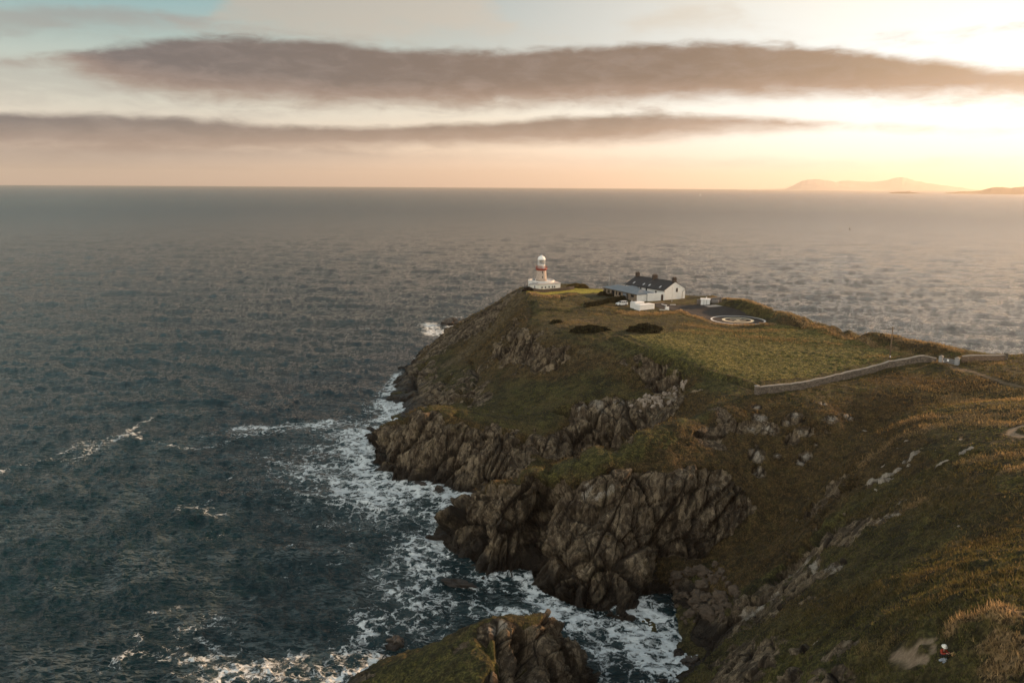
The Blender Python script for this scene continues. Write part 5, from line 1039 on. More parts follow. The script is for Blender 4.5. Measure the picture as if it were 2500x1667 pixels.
for x in (1.5,3.2,4.9,6.6,7.6):
    a=[wloc(x-.3,-.03,.35),wloc(x+.3,-.03,.35),wloc(x+.3,-.03,1.15),wloc(x-.3,-.03,1.15)]; b_=[wloc(x-.3,.1,.35),wloc(x+.3,.1,.35),wloc(x+.3,.1,1.15),wloc(x-.3,.1,1.15)]
    fw=MB().rings([a,b_]).build('wing_window',grey,L_); a=[wloc(x-.2,-.05,.42),wloc(x+.2,-.05,.42),wloc(x+.2,-.05,1.08),wloc(x-.2,-.05,1.08)]; b_=[wloc(x-.2,.0,.42),wloc(x+.2,.0,.42),wloc(x+.2,.0,1.08),wloc(x-.2,.0,1.08)]; MB().rings([a,b_]).build('pane',glass,fw)
MB().box(-3.9,-3.5,-8.2,-8.1,-.2,1.7,.1).build('side_door',blueg,L_)
fs=empty('lean_to_store',(5.9,316.2,30.3),.2,label='dark low store with rails at the left end of the lighthouse buildings',cat='shed')
MB().box(-1.3,1.0,-.8,1.4,-.6,1.15).build('wall',darkstone,fs); MB().box(-1.4,1.1,-.9,1.5,1.16,1.27).build('roof',lead,fs)
rr_=MB(); [rr_.tube((x,-1.0,-.3),(x,-1.0,2.1),.045,5) for x in (-1.4,-.6,.2,.9)]; rr_.tube((-1.4,-1,2.1),(.9,-1,2.1),.045,5); rr_.tube((-1.4,-1,1.5),(.9,-1,1.5),.035,5); rr_.build('handrail',lead,fs)
MB().box(-1.9,3.2,-2.0,-1.15,-.6,.08).build('terrace_slab',white,fs)
# ---------------------------------------------------------------- walls that follow the ground
def run_wall(name,pts,h,t,mat,cap,label,cat='wall',base=-.8,rough=.09,dip=None,zs=None):
    P=[Vector((x,y)) for x,y in pts]; out=[]; L=0
    for a,b in zip(P,P[1:]):
        n=max(1,int((b-a).length/1.2))
        out+=[a.lerp(b,k/n) for k in range(n)]
    out.append(P[-1]); n=len(out); rngw=random.Random(len(name)+n)
    root=tag(bpy.data.objects.new(name,None),label,cat); COL.objects.link(root); o0=out[0]; zb=h1(o0.x,o0.y); root.location=(o0.x,o0.y,zb)
    w=MB(); c=MB(); R1=[];R2=[]
    for i,p_ in enumerate(out):
        d=(out[min(i+1,n-1)]-out[max(i-1,0)]).normalized(); q=Vector((-d.y,d.x))*t/2; z=h1(p_.x,p_.y)-zb; hh=h+rngw.uniform(-rough,rough)
        if dip and i>n-1-dip: hh*=.45+.55*((n-1-i)/dip)**.5
        a=p_-o0+q; b=p_-o0-q; R1.append([(a.x,a.y,z+base),(b.x,b.y,z+base),(b.x,b.y,z+hh),(a.x,a.y,z+hh)])
        a=p_-o0+q*1.18; b=p_-o0-q*1.18; R2.append([(a.x,a.y,z+hh+.003),(b.x,b.y,z+hh+.003),(b.x*.9+a.x*.1,b.y*.9+a.y*.1,z+hh+.13+rngw.uniform(0,rough)),(a.x*.9+b.x*.1,a.y*.9+b.y*.1,z+hh+.13+rngw.uniform(0,rough))])
    w.rings(R1).build('wall_body',mat,root); c.rings(R2).build('coping',cap,root)
    return root,out,zb
def pillar(parent,x,y,z,w,h,mat,cap,name='pillar',capname='pillar_cap'):
    o=MB().box(x-w/2,x+w/2,y-w/2,y+w/2,z-.8,z+h).build(name,mat,parent); k=w/2+.08
    MB().add([(x-k,y-k,z+h+.003),(x+k,y-k,z+h+.003),(x+k,y+k,z+h+.003),(x-k,y+k,z+h+.003),(x-k,y-k,z+h+.12),(x+k,y-k,z+h+.12),(x+k,y+k,z+h+.12),(x-k,y+k,z+h+.12),(x,y,z+h+.38)],[(3,2,1,0),(0,1,5,4),(1,2,6,5),(2,3,7,6),(3,0,4,7),(4,5,8),(5,6,8),(6,7,8),(7,4,8)]).build(capname,cap,o); return o
bw,po,zb=run_wall('boundary_wall',[(53.6,167.8),(58.5,168.7),(64.7,170.3),(70.6,173.2),(75.5,175.8),(81.2,177.7),(87.3,180.2),(93.6,180.9),(97.2,181.6),(98.6,180.9)],1.55,.5,rubble,capst,'long curving grey stone wall climbing beside the field',dip=2)
pillar(bw,-.35,-.1,0,.95,1.75,rubble,capst)
bw2,po,zb=run_wall('boundary_wall',[(103.2,178.6),(105.0,178.3),(107.5,177.4),(109.5,176.9),(111.5,176.4)],1.35,.5,masonry('brown_rubble',(.15,.10,.07),(.27,.19,.13),2.6,(.10,.075,.05)),capst,'short brown stone wall right of the gate, above the sea')
pillar(bw2,8.6,-2.2,h1(111.8,176.4)-zb,.6,1.75,rubble,capst)
gate=empty('gate',(98.95,179.75,h1(98.95,179.75)),math.atan2(-2.75,2.3),label='grey boarded gate with small white signs between two capped pillars',cat='gate')
GL=math.hypot(2.3,2.75)
pillar(gate,.1,0,0,.75,1.5,grey,capst,'gate_pillar'); pillar(gate,GL,0,h1(101.25,177)-h1(98.95,179.75),.8,1.6,grey,capst,'gate_pillar')
for a,b in ((.55,GL/2-.02),(GL/2+.02,GL-.45)):
    lf=MB().box(a,b,-.03,.03,.12,1.3).build('gate_leaf',simple('gate_paint',(.13,.135,.14),.6,.1,2),gate)
    rb=MB(); [rb.box(a+.02,b-.02,-.055,-.032,z,z+.09) for z in (.25,.7,1.12)]; rb.build('rail',grey,lf)
MB().box(GL*.40,GL*.40+.42,-.075,-.058,.62,1.18).build('sign_board',sign_w,gate); MB().box(.62,.82,-.075,-.058,.35,.7).build('sign_board',sign_w,gate)
run_wall('garden_wall',[(8.2,307.3),(11.5,309.8),(15.6,313.2),(19.5,316.0),(23.0,318.8),(25.0,321.2)],1.05,.45,darkstone,darkstone,'dark low stone wall in front of the lighthouse wing',rough=.08)
run_wall('sea_wall',[(28.2,332.6),(33,333.2),(38,333.0),(44,331.5)],.85,.4,simple('sunlit_pink_render',(.62,.50,.42),.85,.08,1),simple('sunlit_pink_coping',(.68,.56,.47),.85,.05,1),'low sunlit wall along the far edge of the bright lawn',rough=.01)  # pink of the low sunlight put into the wall colour
run_wall('block_wall',[(66.6,284.6),(69.5,283.6),(74.6,281.6)],1.7,.3,simple('block_grey',(.16,.14,.13),.9,.15,1.5),conc,'grey block wall behind the white fuel store',rough=.01)
# ---------------------------------------------------------------- yard things
def rounded(x0,x1,y0,y1,r,z,ins=0,n=4):
    x0+=ins;x1-=ins;y0+=ins;y1-=ins; P=[]
    for cx,cy,a0 in ((x1-r,y1-r,0),(x0+r,y1-r,1.5708),(x0+r,y0+r,3.1416),(x1-r,y0+r,4.7124)):
        for k in range(n+1): a=a0+1.5708*k/n; P.append((cx+r*math.cos(a),cy+r*math.sin(a),z))
    return P
grp=simple('tank_white',(.74,.75,.74),.6,.05,.8)
for nm,(X,Y),(lx,ly),hh,lab in (('water_tank',(43.75,270.4),(7.0,2.9),1.95,'large white covered water tank nearest the dry grass bank'),('water_tank',(42.55,273.25),(4.4,2.6),2.25,'smaller white water tank behind the large one, beside the car')):
    T_=empty(nm,(X,Y,h1(X+2,Y+2)-.05),math.radians(34),label=lab,cat='tank',group='white water tanks')
    MB().rings([rounded(0,lx,0,ly,.22,z) for z in (-.4,hh*.82)]).build('body',grp,T_,False)
    MB().rings([rounded(-.06,lx+.06,-.06,ly+.06,.28,hh*.82+.003),rounded(-.06,lx+.06,-.06,ly+.06,.28,hh*.9),rounded(0,lx,0,ly,.25,hh*.95,.15),rounded(0,lx,0,ly,.25,hh*1.0,.6),rounded(0,lx,0,ly,.2,hh*1.05,1.15)]).build('cover',grp,T_,True)
    MB().box(.3,lx-.3,-.12,-.01,-.3,.1).build('plinth',lead,T_)
    MB().tube((.5,ly-.4,hh),(.5,ly-.4,hh+.5),.09,8).build('vent_pipe',white2,T_)
cb=empty('meter_cabinet',(53.7,273.4,h1(53.7,273.4)),math.radians(20),label='small white cabinet at the edge of the tarmac',cat='cabinet')
MB().box(-.6,.6,-.4,.4,-.2,.95).build('body',grp,cb); MB().add([(-.66,-.46,.953),(.66,-.46,.953),(.66,.46,.953),(-.66,.46,.953),(-.6,0,1.12),(.6,0,1.12)],[(3,2,1,0),(0,1,5,4),(2,3,4,5),(1,2,5),(3,0,4)]).build('lid',white2,cb); MB().box(-.5,.5,-.43,-.402,.05,.85).build('door',white2,cb)
FS=empty('fuel_store',(68.9,281.6,h1(68.9,281.6)-.05),math.radians(-14),label='small white fuel store with two doors and a vent pipe beside the tarmac',cat='shed')
MB().box(-1.6,1.6,-.1,1.9,-.4,1.75).build('wall',white,FS); MB().prism([(-1.75,-.3),(1.75,-.3),(1.75,2.05),(-1.75,2.05)],1.753,2.15).build('roof',white2,FS)
for a in (-1.35,-.45,.55): MB().box(a,a+.72,-.16,-.102,.02,1.6).build('door',grp,FS)
for a in (-.56,.34): MB().box(a,a+.06,-.19,-.102,-.05,1.7).build('post',lead,FS)
MB().tube((.3,.6,2.14),(.3,.6,2.75),.14,8).build('vent_pipe',white2,FS)
gt=empty('oil_tank',(72.3,281.2,h1(72.3,281.2)),math.radians(-18),label='low grey ribbed oil tank right of the white fuel store',cat='tank')
MB().rings([rounded(-1.3,1.3,-.6,.6,.3,z,i) for z,i in ((-.2,0),(1.0,0),(1.25,.15),(1.32,.4))]).build('body',simple('oil_tank_grey',(.17,.16,.155),.6,.1,2),gt,True); MB().lathe([(.2,1.3),(.2,1.42)],10).build('filler_cap',lead,gt)
lp=empty('lamp_post',(58.4,288.9,h1(58.4,288.9)),0,label='thin pale lamp post standing in front of the white gable',cat='lamp post')
MB().lathe([(.09,-.3),(.075,2),(.045,5.5)],8).build('post',simple('galvanised',(.45,.44,.42),.4,.05,2,metal=.3),lp); MB().box(-.08,.45,-.09,.09,5.45,5.6).build('lamp_head',white2,lp)
fp=empty('flagpole',(38.2,313.5,h1(38.2,313.5)),0,label='bare white flagpole behind the low annex',cat='flagpole')
MB().lathe([(.07,-.3),(.055,3),(.03,7.2)],8).build('pole',grey,fp); MB().lathe([(.02,7.18),(.06,7.24),(.02,7.30)],8).build('finial',grey,fp)
up=empty('utility_pole',(91.0,187.6,h1(91.0,187.6)),0,label='tall timber utility pole standing in the field behind the stone wall',cat='utility pole')
MB().lathe([(.17,-.5),(.15,4),(.11,8.3)],10).build('pole',timber,up,True); ar_=MB().tube((-1.15,.35,7.75),(.15,-.05,7.95),.07,5).build('crossarm',timber,up); MB().tube((-.1,0,7.9),(.75,-.2,7.9),.05,5).build('crossarm',timber,up)
for x,y,z in ((-1.05,.32,7.8),(.65,-.17,7.95),(0,0,8.3)): MB().lathe([(.05,z),(.07,z+.08),(.04,z+.2)],8,(x,y)).build('insulator',grey,up)
br=MB(); br.tube((0,0,5.1),(.85,-.2,5.5),.03,4); br.tube((.85,-.2,5.5),(.85,-.2,7.2),.015,3); br.tube((0,0,4.6),(-.25,.1,4.9),.04,4); br.build('stay_bracket',lead,up); MB().box(-.1,.1,-.22,-.15,.9,1.25).build('notice',sign_w,up)
def kerb(a,b,lab):
    a=Vector(a);b=Vector(b); o=empty('parking_kerb',(a.x,a.y,h1(a.x,a.y)),math.atan2(b.y-a.y,b.x-a.x),label=lab,cat='kerb'); MB().box(0,(b-a).length,-.12,.12,-.1,.22).build('kerb_stone',white2,o); MB().box(0.1,(b-a).length-.1,-.13,-.121,.03,.15).build('kerb_face',conc,o)
kerb((53.5,283.0),(54.9,280.4),'pale kerb lying on the tarmac nearer the white cabinet'); kerb((56.6,282.7),(58.6,282.9),'pale kerb on the grass edge below the lamp post'); kerb((51.0,272.6),(52.7,272.3),'thin pale kerb stone left of the small white cabinet')
# ---------------------------------------------------------------- parked car
def make_car():
    X,Y=38.7,279.1; c=empty('parked_car',(X,Y,h1(X,Y)+.02),math.atan2(-.40,-.915),label='white estate car parked beside the dark hedge',cat='car')
    paint=simple('car_paint',(.72,.72,.70),.25,.02,1,spec=.6)
    def sec(x,w,zb,zt,ws): return [(x,-w,zb),(x,w,zb),(x,w*1.0,zb+.25),(x,ws,zt),(x,-ws,zt),(x,-w,zb+.25)]
    S=[sec(2.1,.70,.38,.62,.66),sec(1.95,.82,.25,.78,.76),sec(1.3,.87,.2,.92,.80),sec(.8,.88,.2,.98,.82),sec(-.4,.88,.2,1.0,.83),sec(-1.7,.87,.22,1.02,.80),sec(-2.08,.80,.3,1.0,.76),sec(-2.14,.76,.4,.75,.72)]
    MB().rings(S[::-1]).build('body',paint,c,False)
    def cab(x,w,z): return (x,w,z)
    g=MB(); lo=[(.95,-.78),(.95,.78),(-2.0,.76),(-2.0,-.76)]; hi=[(.1,-.60),(.1,.60),(-1.75,.60),(-1.75,-.60)]
    g.rings([[(x,y,.97) for x,y in lo],[(x,y,1.47) for x,y in hi]]); g.build('windows',glass,c)
    MB().rings([[(x,y,1.473) for x,y in ((.16,-.62),(.16,.62),(-1.85,.62),(-1.85,-.62))],[(x*.96-.02,y*.92,1.53) for x,y in ((.16,-.62),(.16,.62),(-1.85,.62),(-1.85,-.62))]]).build('roof',paint,c)
    pl=MB()
    for sg in (-1,1):
        for xa,xb in ((.93,.12),(-.42,-.40),(-1.25,-1.22),(-1.98,-1.76)): MB().tube((xa,sg*.79,.98),(xb,sg*.61,1.49),.045,4).build('roof_pillar',paint,c)
    
    for x in (1.32,-1.32):
        for sg in (-1,1):
            t=MB(); t.rings([[(x+.32*math.cos(6.283*j/18),sg*yy,.31+.32*math.sin(6.283*j/18)) for j in range(18)][::sg] for yy in (.70,.91)]); to=t.build('wheel',rubber,c); MB().rings([[(x+.19*math.cos(6.283*j/12),sg*yy,.31+.19*math.sin(6.283*j/12)) for j in range(12)][::sg] for yy in (.90,.925)]).build('rim',grey,to)
    for sg in (-1,1): MB().box(1.98,2.10,sg*.66-.13,sg*.66+.13,.62,.74).build('headlight',skym,c); MB().box(-2.16,-2.08,sg*.66-.1,sg*.66+.1,.75,.98).build('tail_light',red,c); MB().box(.75,.9,min(sg*.84,sg*1.0),max(sg*.84,sg*1.0),.98,1.1).build('wing_mirror',paint,c)
    MB().box(1.99,2.13,-.45,.45,.42,.56).build('grille',lead,c)
make_car()
# ---------------------------------------------------------------- helicopter pad
asphalt=simple('tarmac',(.040,.037,.036),.9,.25,.35,.3,fine=25)
def drape(name,poly,mat,up,kind='structure',n=16,parent=None):
    P=np.array(poly); c=P.mean(0); m=[]; 
    for a,b in zip(P,np.roll(P,-1,0)):
        k=max(1,int(np.hypot(*(b-a))/.8)); m+= [a+(b-a)*t/k for t in range(k)]
    m=np.array(m); R=[c+(m-c)*t for t in np.linspace(.04,1,n)]; A=np.concatenate(R); z=height(A[:,0],A[:,1])-.05*0+up
    q=MB(); N=len(m); q.rings([[(A[i*N+j,0],A[i*N+j,1],z[i*N+j]) for j in range(N)] for i in range(n)],True,False)
    q.f=[f[::-1] for f in q.f] if False else q.f
    o=q.build(name,mat,parent,True); 
    if kind and not parent: o['kind']=kind
    return o
pad=drape('helicopter_pad',[(59.2,274.0),(61.1,266.6),(64.0,258.5),(65.6,252.0),(69.5,248.2),(74,247.0),(79,248.5),(82.3,252.2),(83.0,257),(81.2,262.0),(78.7,267.3),(75.4,272.9),(73.5,275.4),(71.8,278.8),(68.1,281.5),(66.6,283.0),(62.4,283.0),(55.4,282.3),(54.8,286.5),(51.7,285.2),(50.6,279.0),(51.9,275.6),(54.6,274.0)],asphalt,.05,n=26)
drape('pale_concrete_slab',[(67.85,279.95),(69.07,277.0),(73.5,275.4),(71.8,278.7)],conc,.09)
def flat_ring(name,cx,cy,r0,r1,mat,up):
    n=96; q=MB(); R=[]
    for r in (r0,(r0+r1)/2,r1):
        x=cx+r*np.cos(np.arange(n)*2*np.pi/n); y=cy+r*np.sin(np.arange(n)*2*np.pi/n); z=height(x,y)+up; R.append(list(zip(x,y,z)))
    return q.rings(R,False,False).build(name,mat,pad,True)
PC=(73.7,256.55)
flat_ring('white_painted_ring',*PC,8.15,8.75,whline,.075); flat_ring('cream_painted_ring',*PC,4.15,5.1,yellow,.075)
hb=MB(); a=math.radians(15.7); ca_,sb_=math.cos(a),math.sin(a)
def hrect(x0,x1,y0,y1):
    xs=np.linspace(x0,x1,9); R=[]
    for y in (y0,y1):
        X=PC[0]+xs*ca_-y*sb_; Y=PC[1]+xs*sb_+y*ca_; Z=height(X,Y)+.077; R.append(list(zip(X,Y,Z)))
    v=R[0]+R[1]; hb.add(v,[(i,i+1,i+10,i+9) for i in range(8)])
hrect(-2.15,2.15,1.05,1.65); hrect(-2.15,2.15,-1.65,-1.05); hrect(-.3,.3,-1.04,1.04); hb.build('painted_letter_h',yellow,pad)
# ---------------------------------------------------------------- shrubs, hedge, rocks, far land, boats, person, grass
def leafmat(name,c1,c2):
    m,h,b,out=new_mat(name); P=pos_of(h); n=h.noise(P,1.2,5,.65); c=h.mix(h.ss(n,.38,.64),c1,c2); h.t.links.new(c,b.inputs['Base Color']); b.inputs['Roughness'].default_value=.8; b.inputs['Specular IOR Level'].default_value=.2
    tr=h.n('BsdfTranslucent',ins={0:c}); ms=h.n('MixShader',ins={0:.25,1:b.outputs[0],2:tr.outputs[0]}); h.t.links.new(ms.outputs[0],out.inputs[0]); return m
gorse_m=leafmat('gorse_leaves',(.012,.013,.006),(.055,.048,.020)); olive_m=leafmat('golden_bush_leaves',(.06,.045,.012),(.16,.11,.03)); stem_m=simple('woody_stem',(.05,.035,.025),.9,.2,3)
def bush(x,y,rx,ry,h,rz,mat,label,seed,n=5200,cat='bush',name='gorse_bush',leaf=.17):
    r=np.random.RandomState(seed); z0=h1(x,y); o=empty(name,(x,y,z0),rz,label=label,cat=cat)
    u=r.normal(size=(n,3)); u/=np.linalg.norm(u,axis=1)[:,None]; u[:,2]=np.abs(u[:,2]); k=1+.34*perlin(u[:,0]*2.3+seed,u[:,1]*2.3,u[:,2]*2.3)+.16*perlin(u[:,0]*6,u[:,1]*6+seed,u[:,2]*6)
    rad=k*r.uniform(.72,1.04,n)**.5; C=u*rad[:,None]*np.array([rx,ry,h]); a=r.uniform(0,6.28,n); s=leaf*r.uniform(.6,1.5,n)
    d1=np.stack([np.cos(a),np.sin(a),r.normal(size=n)*.5],1)*s[:,None]; d2=np.cross(d1,r.normal(size=(n,3))); d2/=np.linalg.norm(d2,axis=1)[:,None]+1e-6; d2*=s[:,None]*.8
    c,q=math.cos(rz),math.sin(rz); gx_=x+C[:,0]*c-C[:,1]*q; gy_=y+C[:,0]*q+C[:,1]*c; dz=height(gx_,gy_)-z0; C[:,2]+=dz-.1
    V=np.concatenate([C-d1,C+d1*.2-d2,C+d1,C+d1*.2+d2]).reshape(4,n,3).transpose(1,0,2).reshape(-1,3); ob=grid_mesh('foliage',V,np.arange(4*n).reshape(n,4),mat,False); ob.parent=o
    core=MB(); m_=28; rings=[]
    for t in np.linspace(0,1,9)[:-1]:
        e_=t*1.5708; R=[]
        for j in range(m_):
            aa_=6.28318*j/m_; uu=np.array([math.cos(aa_)*math.cos(e_),math.sin(aa_)*math.cos(e_),math.sin(e_)]); kk=float(1+.34*perlin(uu[0]*2.3+seed,uu[1]*2.3,uu[2]*2.3))*.84
            X_=uu[0]*rx*kk; Y_=uu[1]*ry*kk; zz=h1(x+X_*c-Y_*q,y+X_*q+Y_*c)-z0; R.append((X_,Y_,uu[2]*h*kk+zz-.15))
        rings.append(R)
    core.rings(rings).build('branches',mat,o,True); return o
bush(23.3,237.5,5.6,2.3,1.7,.05,gorse_m,'wide dark gorse bush left of centre on the slope edge',1,9000)
bush(40.2,237.6,5.2,3.0,2.1,.12,gorse_m,'dark gorse bush below the dry grass, nearest the tank',2,9000)
bush(13.7,248.2,2.0,1.0,1.1,.25,gorse_m,'small dark gorse bush near the left cliff edge',3,2600)
bush(34.6,304.0,1.7,1.4,1.5,0,gorse_m,'round dark shrub at the far end of the annex',4,2600,name='garden_shrub'); bush(38.0,302.2,2.2,1.1,.9,.1,gorse_m,'low spreading dark shrub along the annex wall',5,2600,name='garden_shrub')
bush(27.0,325.5,4.6,2.0,1.7,.3,olive_m,'golden green bush mound beside the bright lawn',6,6500,name='golden_bush')
bush(6.4,309.2,2.6,2.0,1.3,.2,leafmat('knoll_scrub',(.012,.010,.007),(.05,.032,.018)),'dark scrub on the knoll left of the lighthouse',7,4200,name='knoll_scrub')
def hedge(pts,w,h,mat,label,seed,dens,name='hedge'):
    r=np.random.RandomState(seed); P=np.array(pts,float); o=empty(name,(P[0,0],P[0,1],h1(*P[0])),0,label=label,cat='hedge'); z0=o.location.z
    seg=np.hypot(*np.diff(P,axis=0).T); L=seg.sum(); n=int(L*dens); s=r.uniform(0,L,n); cs=np.concatenate([[0],np.cumsum(seg)]); i=np.clip(np.searchsorted(cs,s)-1,0,len(seg)-1); t=(s-cs[i])/seg[i]
    B=P[i]+(P[i+1]-P[i])*t[:,None]; D=(P[i+1]-P[i])/seg[i][:,None]; N=np.stack([-D[:,1],D[:,0]],1); a=r.uniform(-.15,3.3,n); k=.92+.22*perlin(s/1.7+seed,a*1.2)+.1*r.normal(size=n)
    X=B+N*(np.cos(a)*w*k)[:,None]; Z=np.clip(np.sin(a),0,1)**.6*h*k; g=height(X[:,0],X[:,1]); C=np.stack([X[:,0],X[:,1],g+Z],1)-np.array(o.location)
    q=r.normal(size=(n,3)); q/=np.linalg.norm(q,axis=1)[:,None]; e_=np.cross(q,r.normal(size=(n,3))); e_/=np.linalg.norm(e_,axis=1)[:,None]; sc=r.uniform(.08,.2,n)[:,None]
    V=np.concatenate([C-q*sc,C-e_*sc,C+q*sc,C+e_*sc]).reshape(4,n,3).transpose(1,0,2).reshape(-1,3); ob=grid_mesh('foliage',V,np.arange(4*n).reshape(n,4),mat,False); ob.parent=o
    co=MB(); R=[]
    for k_ in range(int(L)+1):
        s_=min(k_*1.0,L-.01); j=int(np.clip(np.searchsorted(cs,s_)-1,0,len(seg)-1)); b=P[j]+(P[j+1]-P[j])*(s_-cs[j])/seg[j]; d=(P[j+1]-P[j])/seg[j]; nn=np.array([-d[1],d[0]])
        R.append([tuple(np.array([*(b+nn*math.cos(a_)*w*.88),h1(*(b+nn*math.cos(a_)*w*.88))+max(0,math.sin(a_))**.6*h*.86-(.3 if math.sin(a_)<.01 else 0)])-np.array(o.location)) for a_ in np.linspace(0,3.1416,9)])
    co.rings(R).build('branches',mat,o,True); return o
hedge([(25.2,273.6),(30,278.6),(36,285.0),(41.3,291.0)],.75,1.55,gorse_m,'dark clipped hedge running from the slope up to the annex',5,420)
# rocks
def rock_mat():
    m,h,b,out=new_mat('sea_rock'); P=pos_of(h); v=h.vscale(P,1.2,1,.6); n=h.noise(v,1.3,7,.65,.6); n2=h.noise(v,5,5,.7); c=h.mix(h.ss(n,.36,.64),(.03,.025,.02),(.14,.115,.09)); c=h.mix(h.m('MULTIPLY',h.ss(n2,.55,.38),.6),c,(.02,.017,.014)); z=h.n('SeparateXYZ',ins={0:P}).outputs[2]
    c=h.mix(h.m('MULTIPLY',h.ss(z,1.6,.5),.85),c,(.012,.010,.009)); h.t.links.new(c,b.inputs['Base Color']); b.inputs['Roughness'].default_value=.6; bp=h.n('Bump',ins={'Height':h.m('ADD',n,h.m('MULTIPLY',n2,.4)),'Strength':.8,'Distance':.25}); h.t.links.new(bp.outputs[0],b.inputs['Normal']); return m
seam_=rock_mat()
def rock_mesh(name,rx,ry,rz_,seed,mat,sub=26,base=-.45):
    u,v=np.meshgrid(np.linspace(0,2*np.pi,sub*2,endpoint=False),np.linspace(-1.2,1.5,sub)); D=np.stack([np.cos(u)*np.cos(v),np.sin(u)*np.cos(v),np.sin(v)],2).reshape(-1,3)
    f,e=worley_facets((D*1.35+seed*3.1).astype(np.float32),seed%17); k=1+.30*perlin(D[:,0]*1.3+seed,D[:,1]*1.3,D[:,2]*1.3)+.45*f+.10*perlin(D[:,0]*5,D[:,1]*5+seed,D[:,2]*5)
    V=D*k[:,None]*np.array([rx,ry,rz_]); n2=sub*2; F=[]
    mb=MB(); mb.rings([[tuple(V[i*n2+j]) for j in range(n2)] for i in range(sub)]); me=bpy.data.meshes.new(name); me.from_pydata(mb.v,[],mb.f); me.materials.append(mat); return me
def put_rock(name,x,y,z,r,seed,label,cat='rock',group=None,mat=None,rot=0):
    o=bpy.data.objects.new(name,rock_mesh(name,*r,seed,mat or seam_)); COL.objects.link(o); o.location=(x,y,z); o.rotation_euler=(0,0,rot); return tag(o,label,cat,group)
put_rock('sea_rock',-31.5,409,.3,(4.6,3.0,2.9),21,'jagged dark rock alone in the surf off the far point'); put_rock('sea_rock',-26.2,411,-.1,(2.2,2,1.6),22,'smaller dark rock just right of the jagged far rock'); put_rock('sea_rock',-20.2,424,.2,(3.2,3,2.6),23,'black rock at the waterline behind the far cliff foot')
put_rock('sea_rock',-17.9,113.6,.15,(1.35,1.0,1.5),24,'lone black rock ringed by white foam at bottom left'); put_rock('sea_rock',27.6,109.3,-.1,(1.5,1.1,1.1),25,'wet black rock in the cove foam nearest the right shore'); put_rock('sea_rock',26.2,112.3,-.1,(.8,.6,.7),26,'small wet rock in the cove foam above the larger one'); put_rock('sea_rock',22.4,104.6,-.1,(.7,.6,.7),27,'small dark rock in the foam at the bottom of the cove')
put_rock('sea_rock',-9.5,134.2,-.25,(3.2,1.0,.7),28,'low wet reef in front of the big bare rock',rot=-.3); put_rock('sea_rock',-17.0,178.0,-.1,(1.5,1.0,1.3),29,'small black rock awash below the brown promontory'); put_rock('sea_rock',-21.8,182.3,-.2,(2.2,1.2,1.0),30,'low black ledge awash left of the small rock')
scree_m=simple('boulder_rock',(.11,.085,.062),.9,.28,1.2,.6); pale_m=simple('pale_boulder',(.34,.29,.24),.9,.2,1.3,.5)
rb_=random.Random(5); protos=[rock_mesh('boulder',1,.8,.7,40+i,scree_m,9) for i in range(5)]; protos2=[rock_mesh('boulder',1,.8,.8,60+i,pale_m,8) for i in range(4)]
for k in range(95):
    x=rb_.uniform(28.5,37); y=rb_.uniform(115.5,133)
    if (x-32.5)/5.5<-.0 and y<118: continue
    o=bpy.data.objects.new('boulder',protos[k%5]); COL.objects.link(o); s=rb_.choice((.3,.4,.5,.6,.9,1.2))*rb_.uniform(.8,1.2); o.scale=(s,s,s); o.rotation_euler=(rb_.uniform(-.4,.4),rb_.uniform(-.4,.4),rb_.uniform(0,6)); o.location=(x,y,near_ground(x,y)+s*.15); tag(o,'brown boulder fallen at the back of the dark cove','boulder','fallen boulders at the back of the cove')
for k in range(34):
    a=rb_.uniform(0,1); x=33+9*a+rb_.gauss(0,1.3); y=194-7*a+rb_.gauss(0,1.2)
    o=bpy.data.objects.new('boulder',protos2[k%4]); COL.objects.link(o); s=rb_.uniform(.28,.75); o.scale=(s,s,s*1.2); o.rotation_euler=(rb_.uniform(-.4,.4),rb_.uniform(-.4,.4),rb_.uniform(0,6)); o.location=(x,y,near_ground(x,y)+s*.1); tag(o,'pale boulder on the grass above the main cliff','boulder','pale boulders above the main cliff')
# far land
def hills(name,ridge_,depth,seed,col,label=None,kind='structure'):
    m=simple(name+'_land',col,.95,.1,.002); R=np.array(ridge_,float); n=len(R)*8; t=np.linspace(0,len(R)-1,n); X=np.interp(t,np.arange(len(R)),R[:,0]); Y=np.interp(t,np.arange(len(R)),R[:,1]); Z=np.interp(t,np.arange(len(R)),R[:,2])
    Z=np.maximum(Z+perlin(t*2.1+seed,t*0)*Z.max()*.05,-30); D=np.stack([X,Y],1)/np.hypot(X,Y)[:,None]; rows=[]
    for k in np.linspace(-1,1,15):
        w=(1-abs(k))**.8; nz=perlin(t*1.3+seed,np.full(n,k*3.))*.12*Z.max()*w*(k!=0); rows.append(np.stack([X+D[:,0]*depth*k,Y+D[:,1]*depth*k,np.maximum(Z,0)*w+nz-(1-w)*25-8*(Z<0)],1))
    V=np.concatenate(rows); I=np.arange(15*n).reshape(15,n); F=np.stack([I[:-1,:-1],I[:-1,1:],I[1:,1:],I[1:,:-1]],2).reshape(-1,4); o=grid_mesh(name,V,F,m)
    if kind: o['kind']=kind
    if label: o['label']=label
    return o
R1=[(7644,22750,41),(7814,22692,119),(7914,22657,181),(8047,22610,257),(8182,22562,284),(8384,22487,308),(8589,22410,274),(8723,22358,260),(8858,22305,223),(9058,22224,186),(9256,22143,150),(9516,22032,107),(9836,21891,57),(10087,21777,22)]
R2=[(10368,26547,170),(10672,26426,296),(10904,26331,306),(11212,26201,276),(11477,26086,264),(11663,26004,273),(11953,25872,335),(12129,25789,396),(12272,25722,418),(12417,25652,388),(12600,25563,320),(12885,25420,248),(13234,25240,186),(13608,25040,124),(14105,24764,44),(14584,24485,-13)]
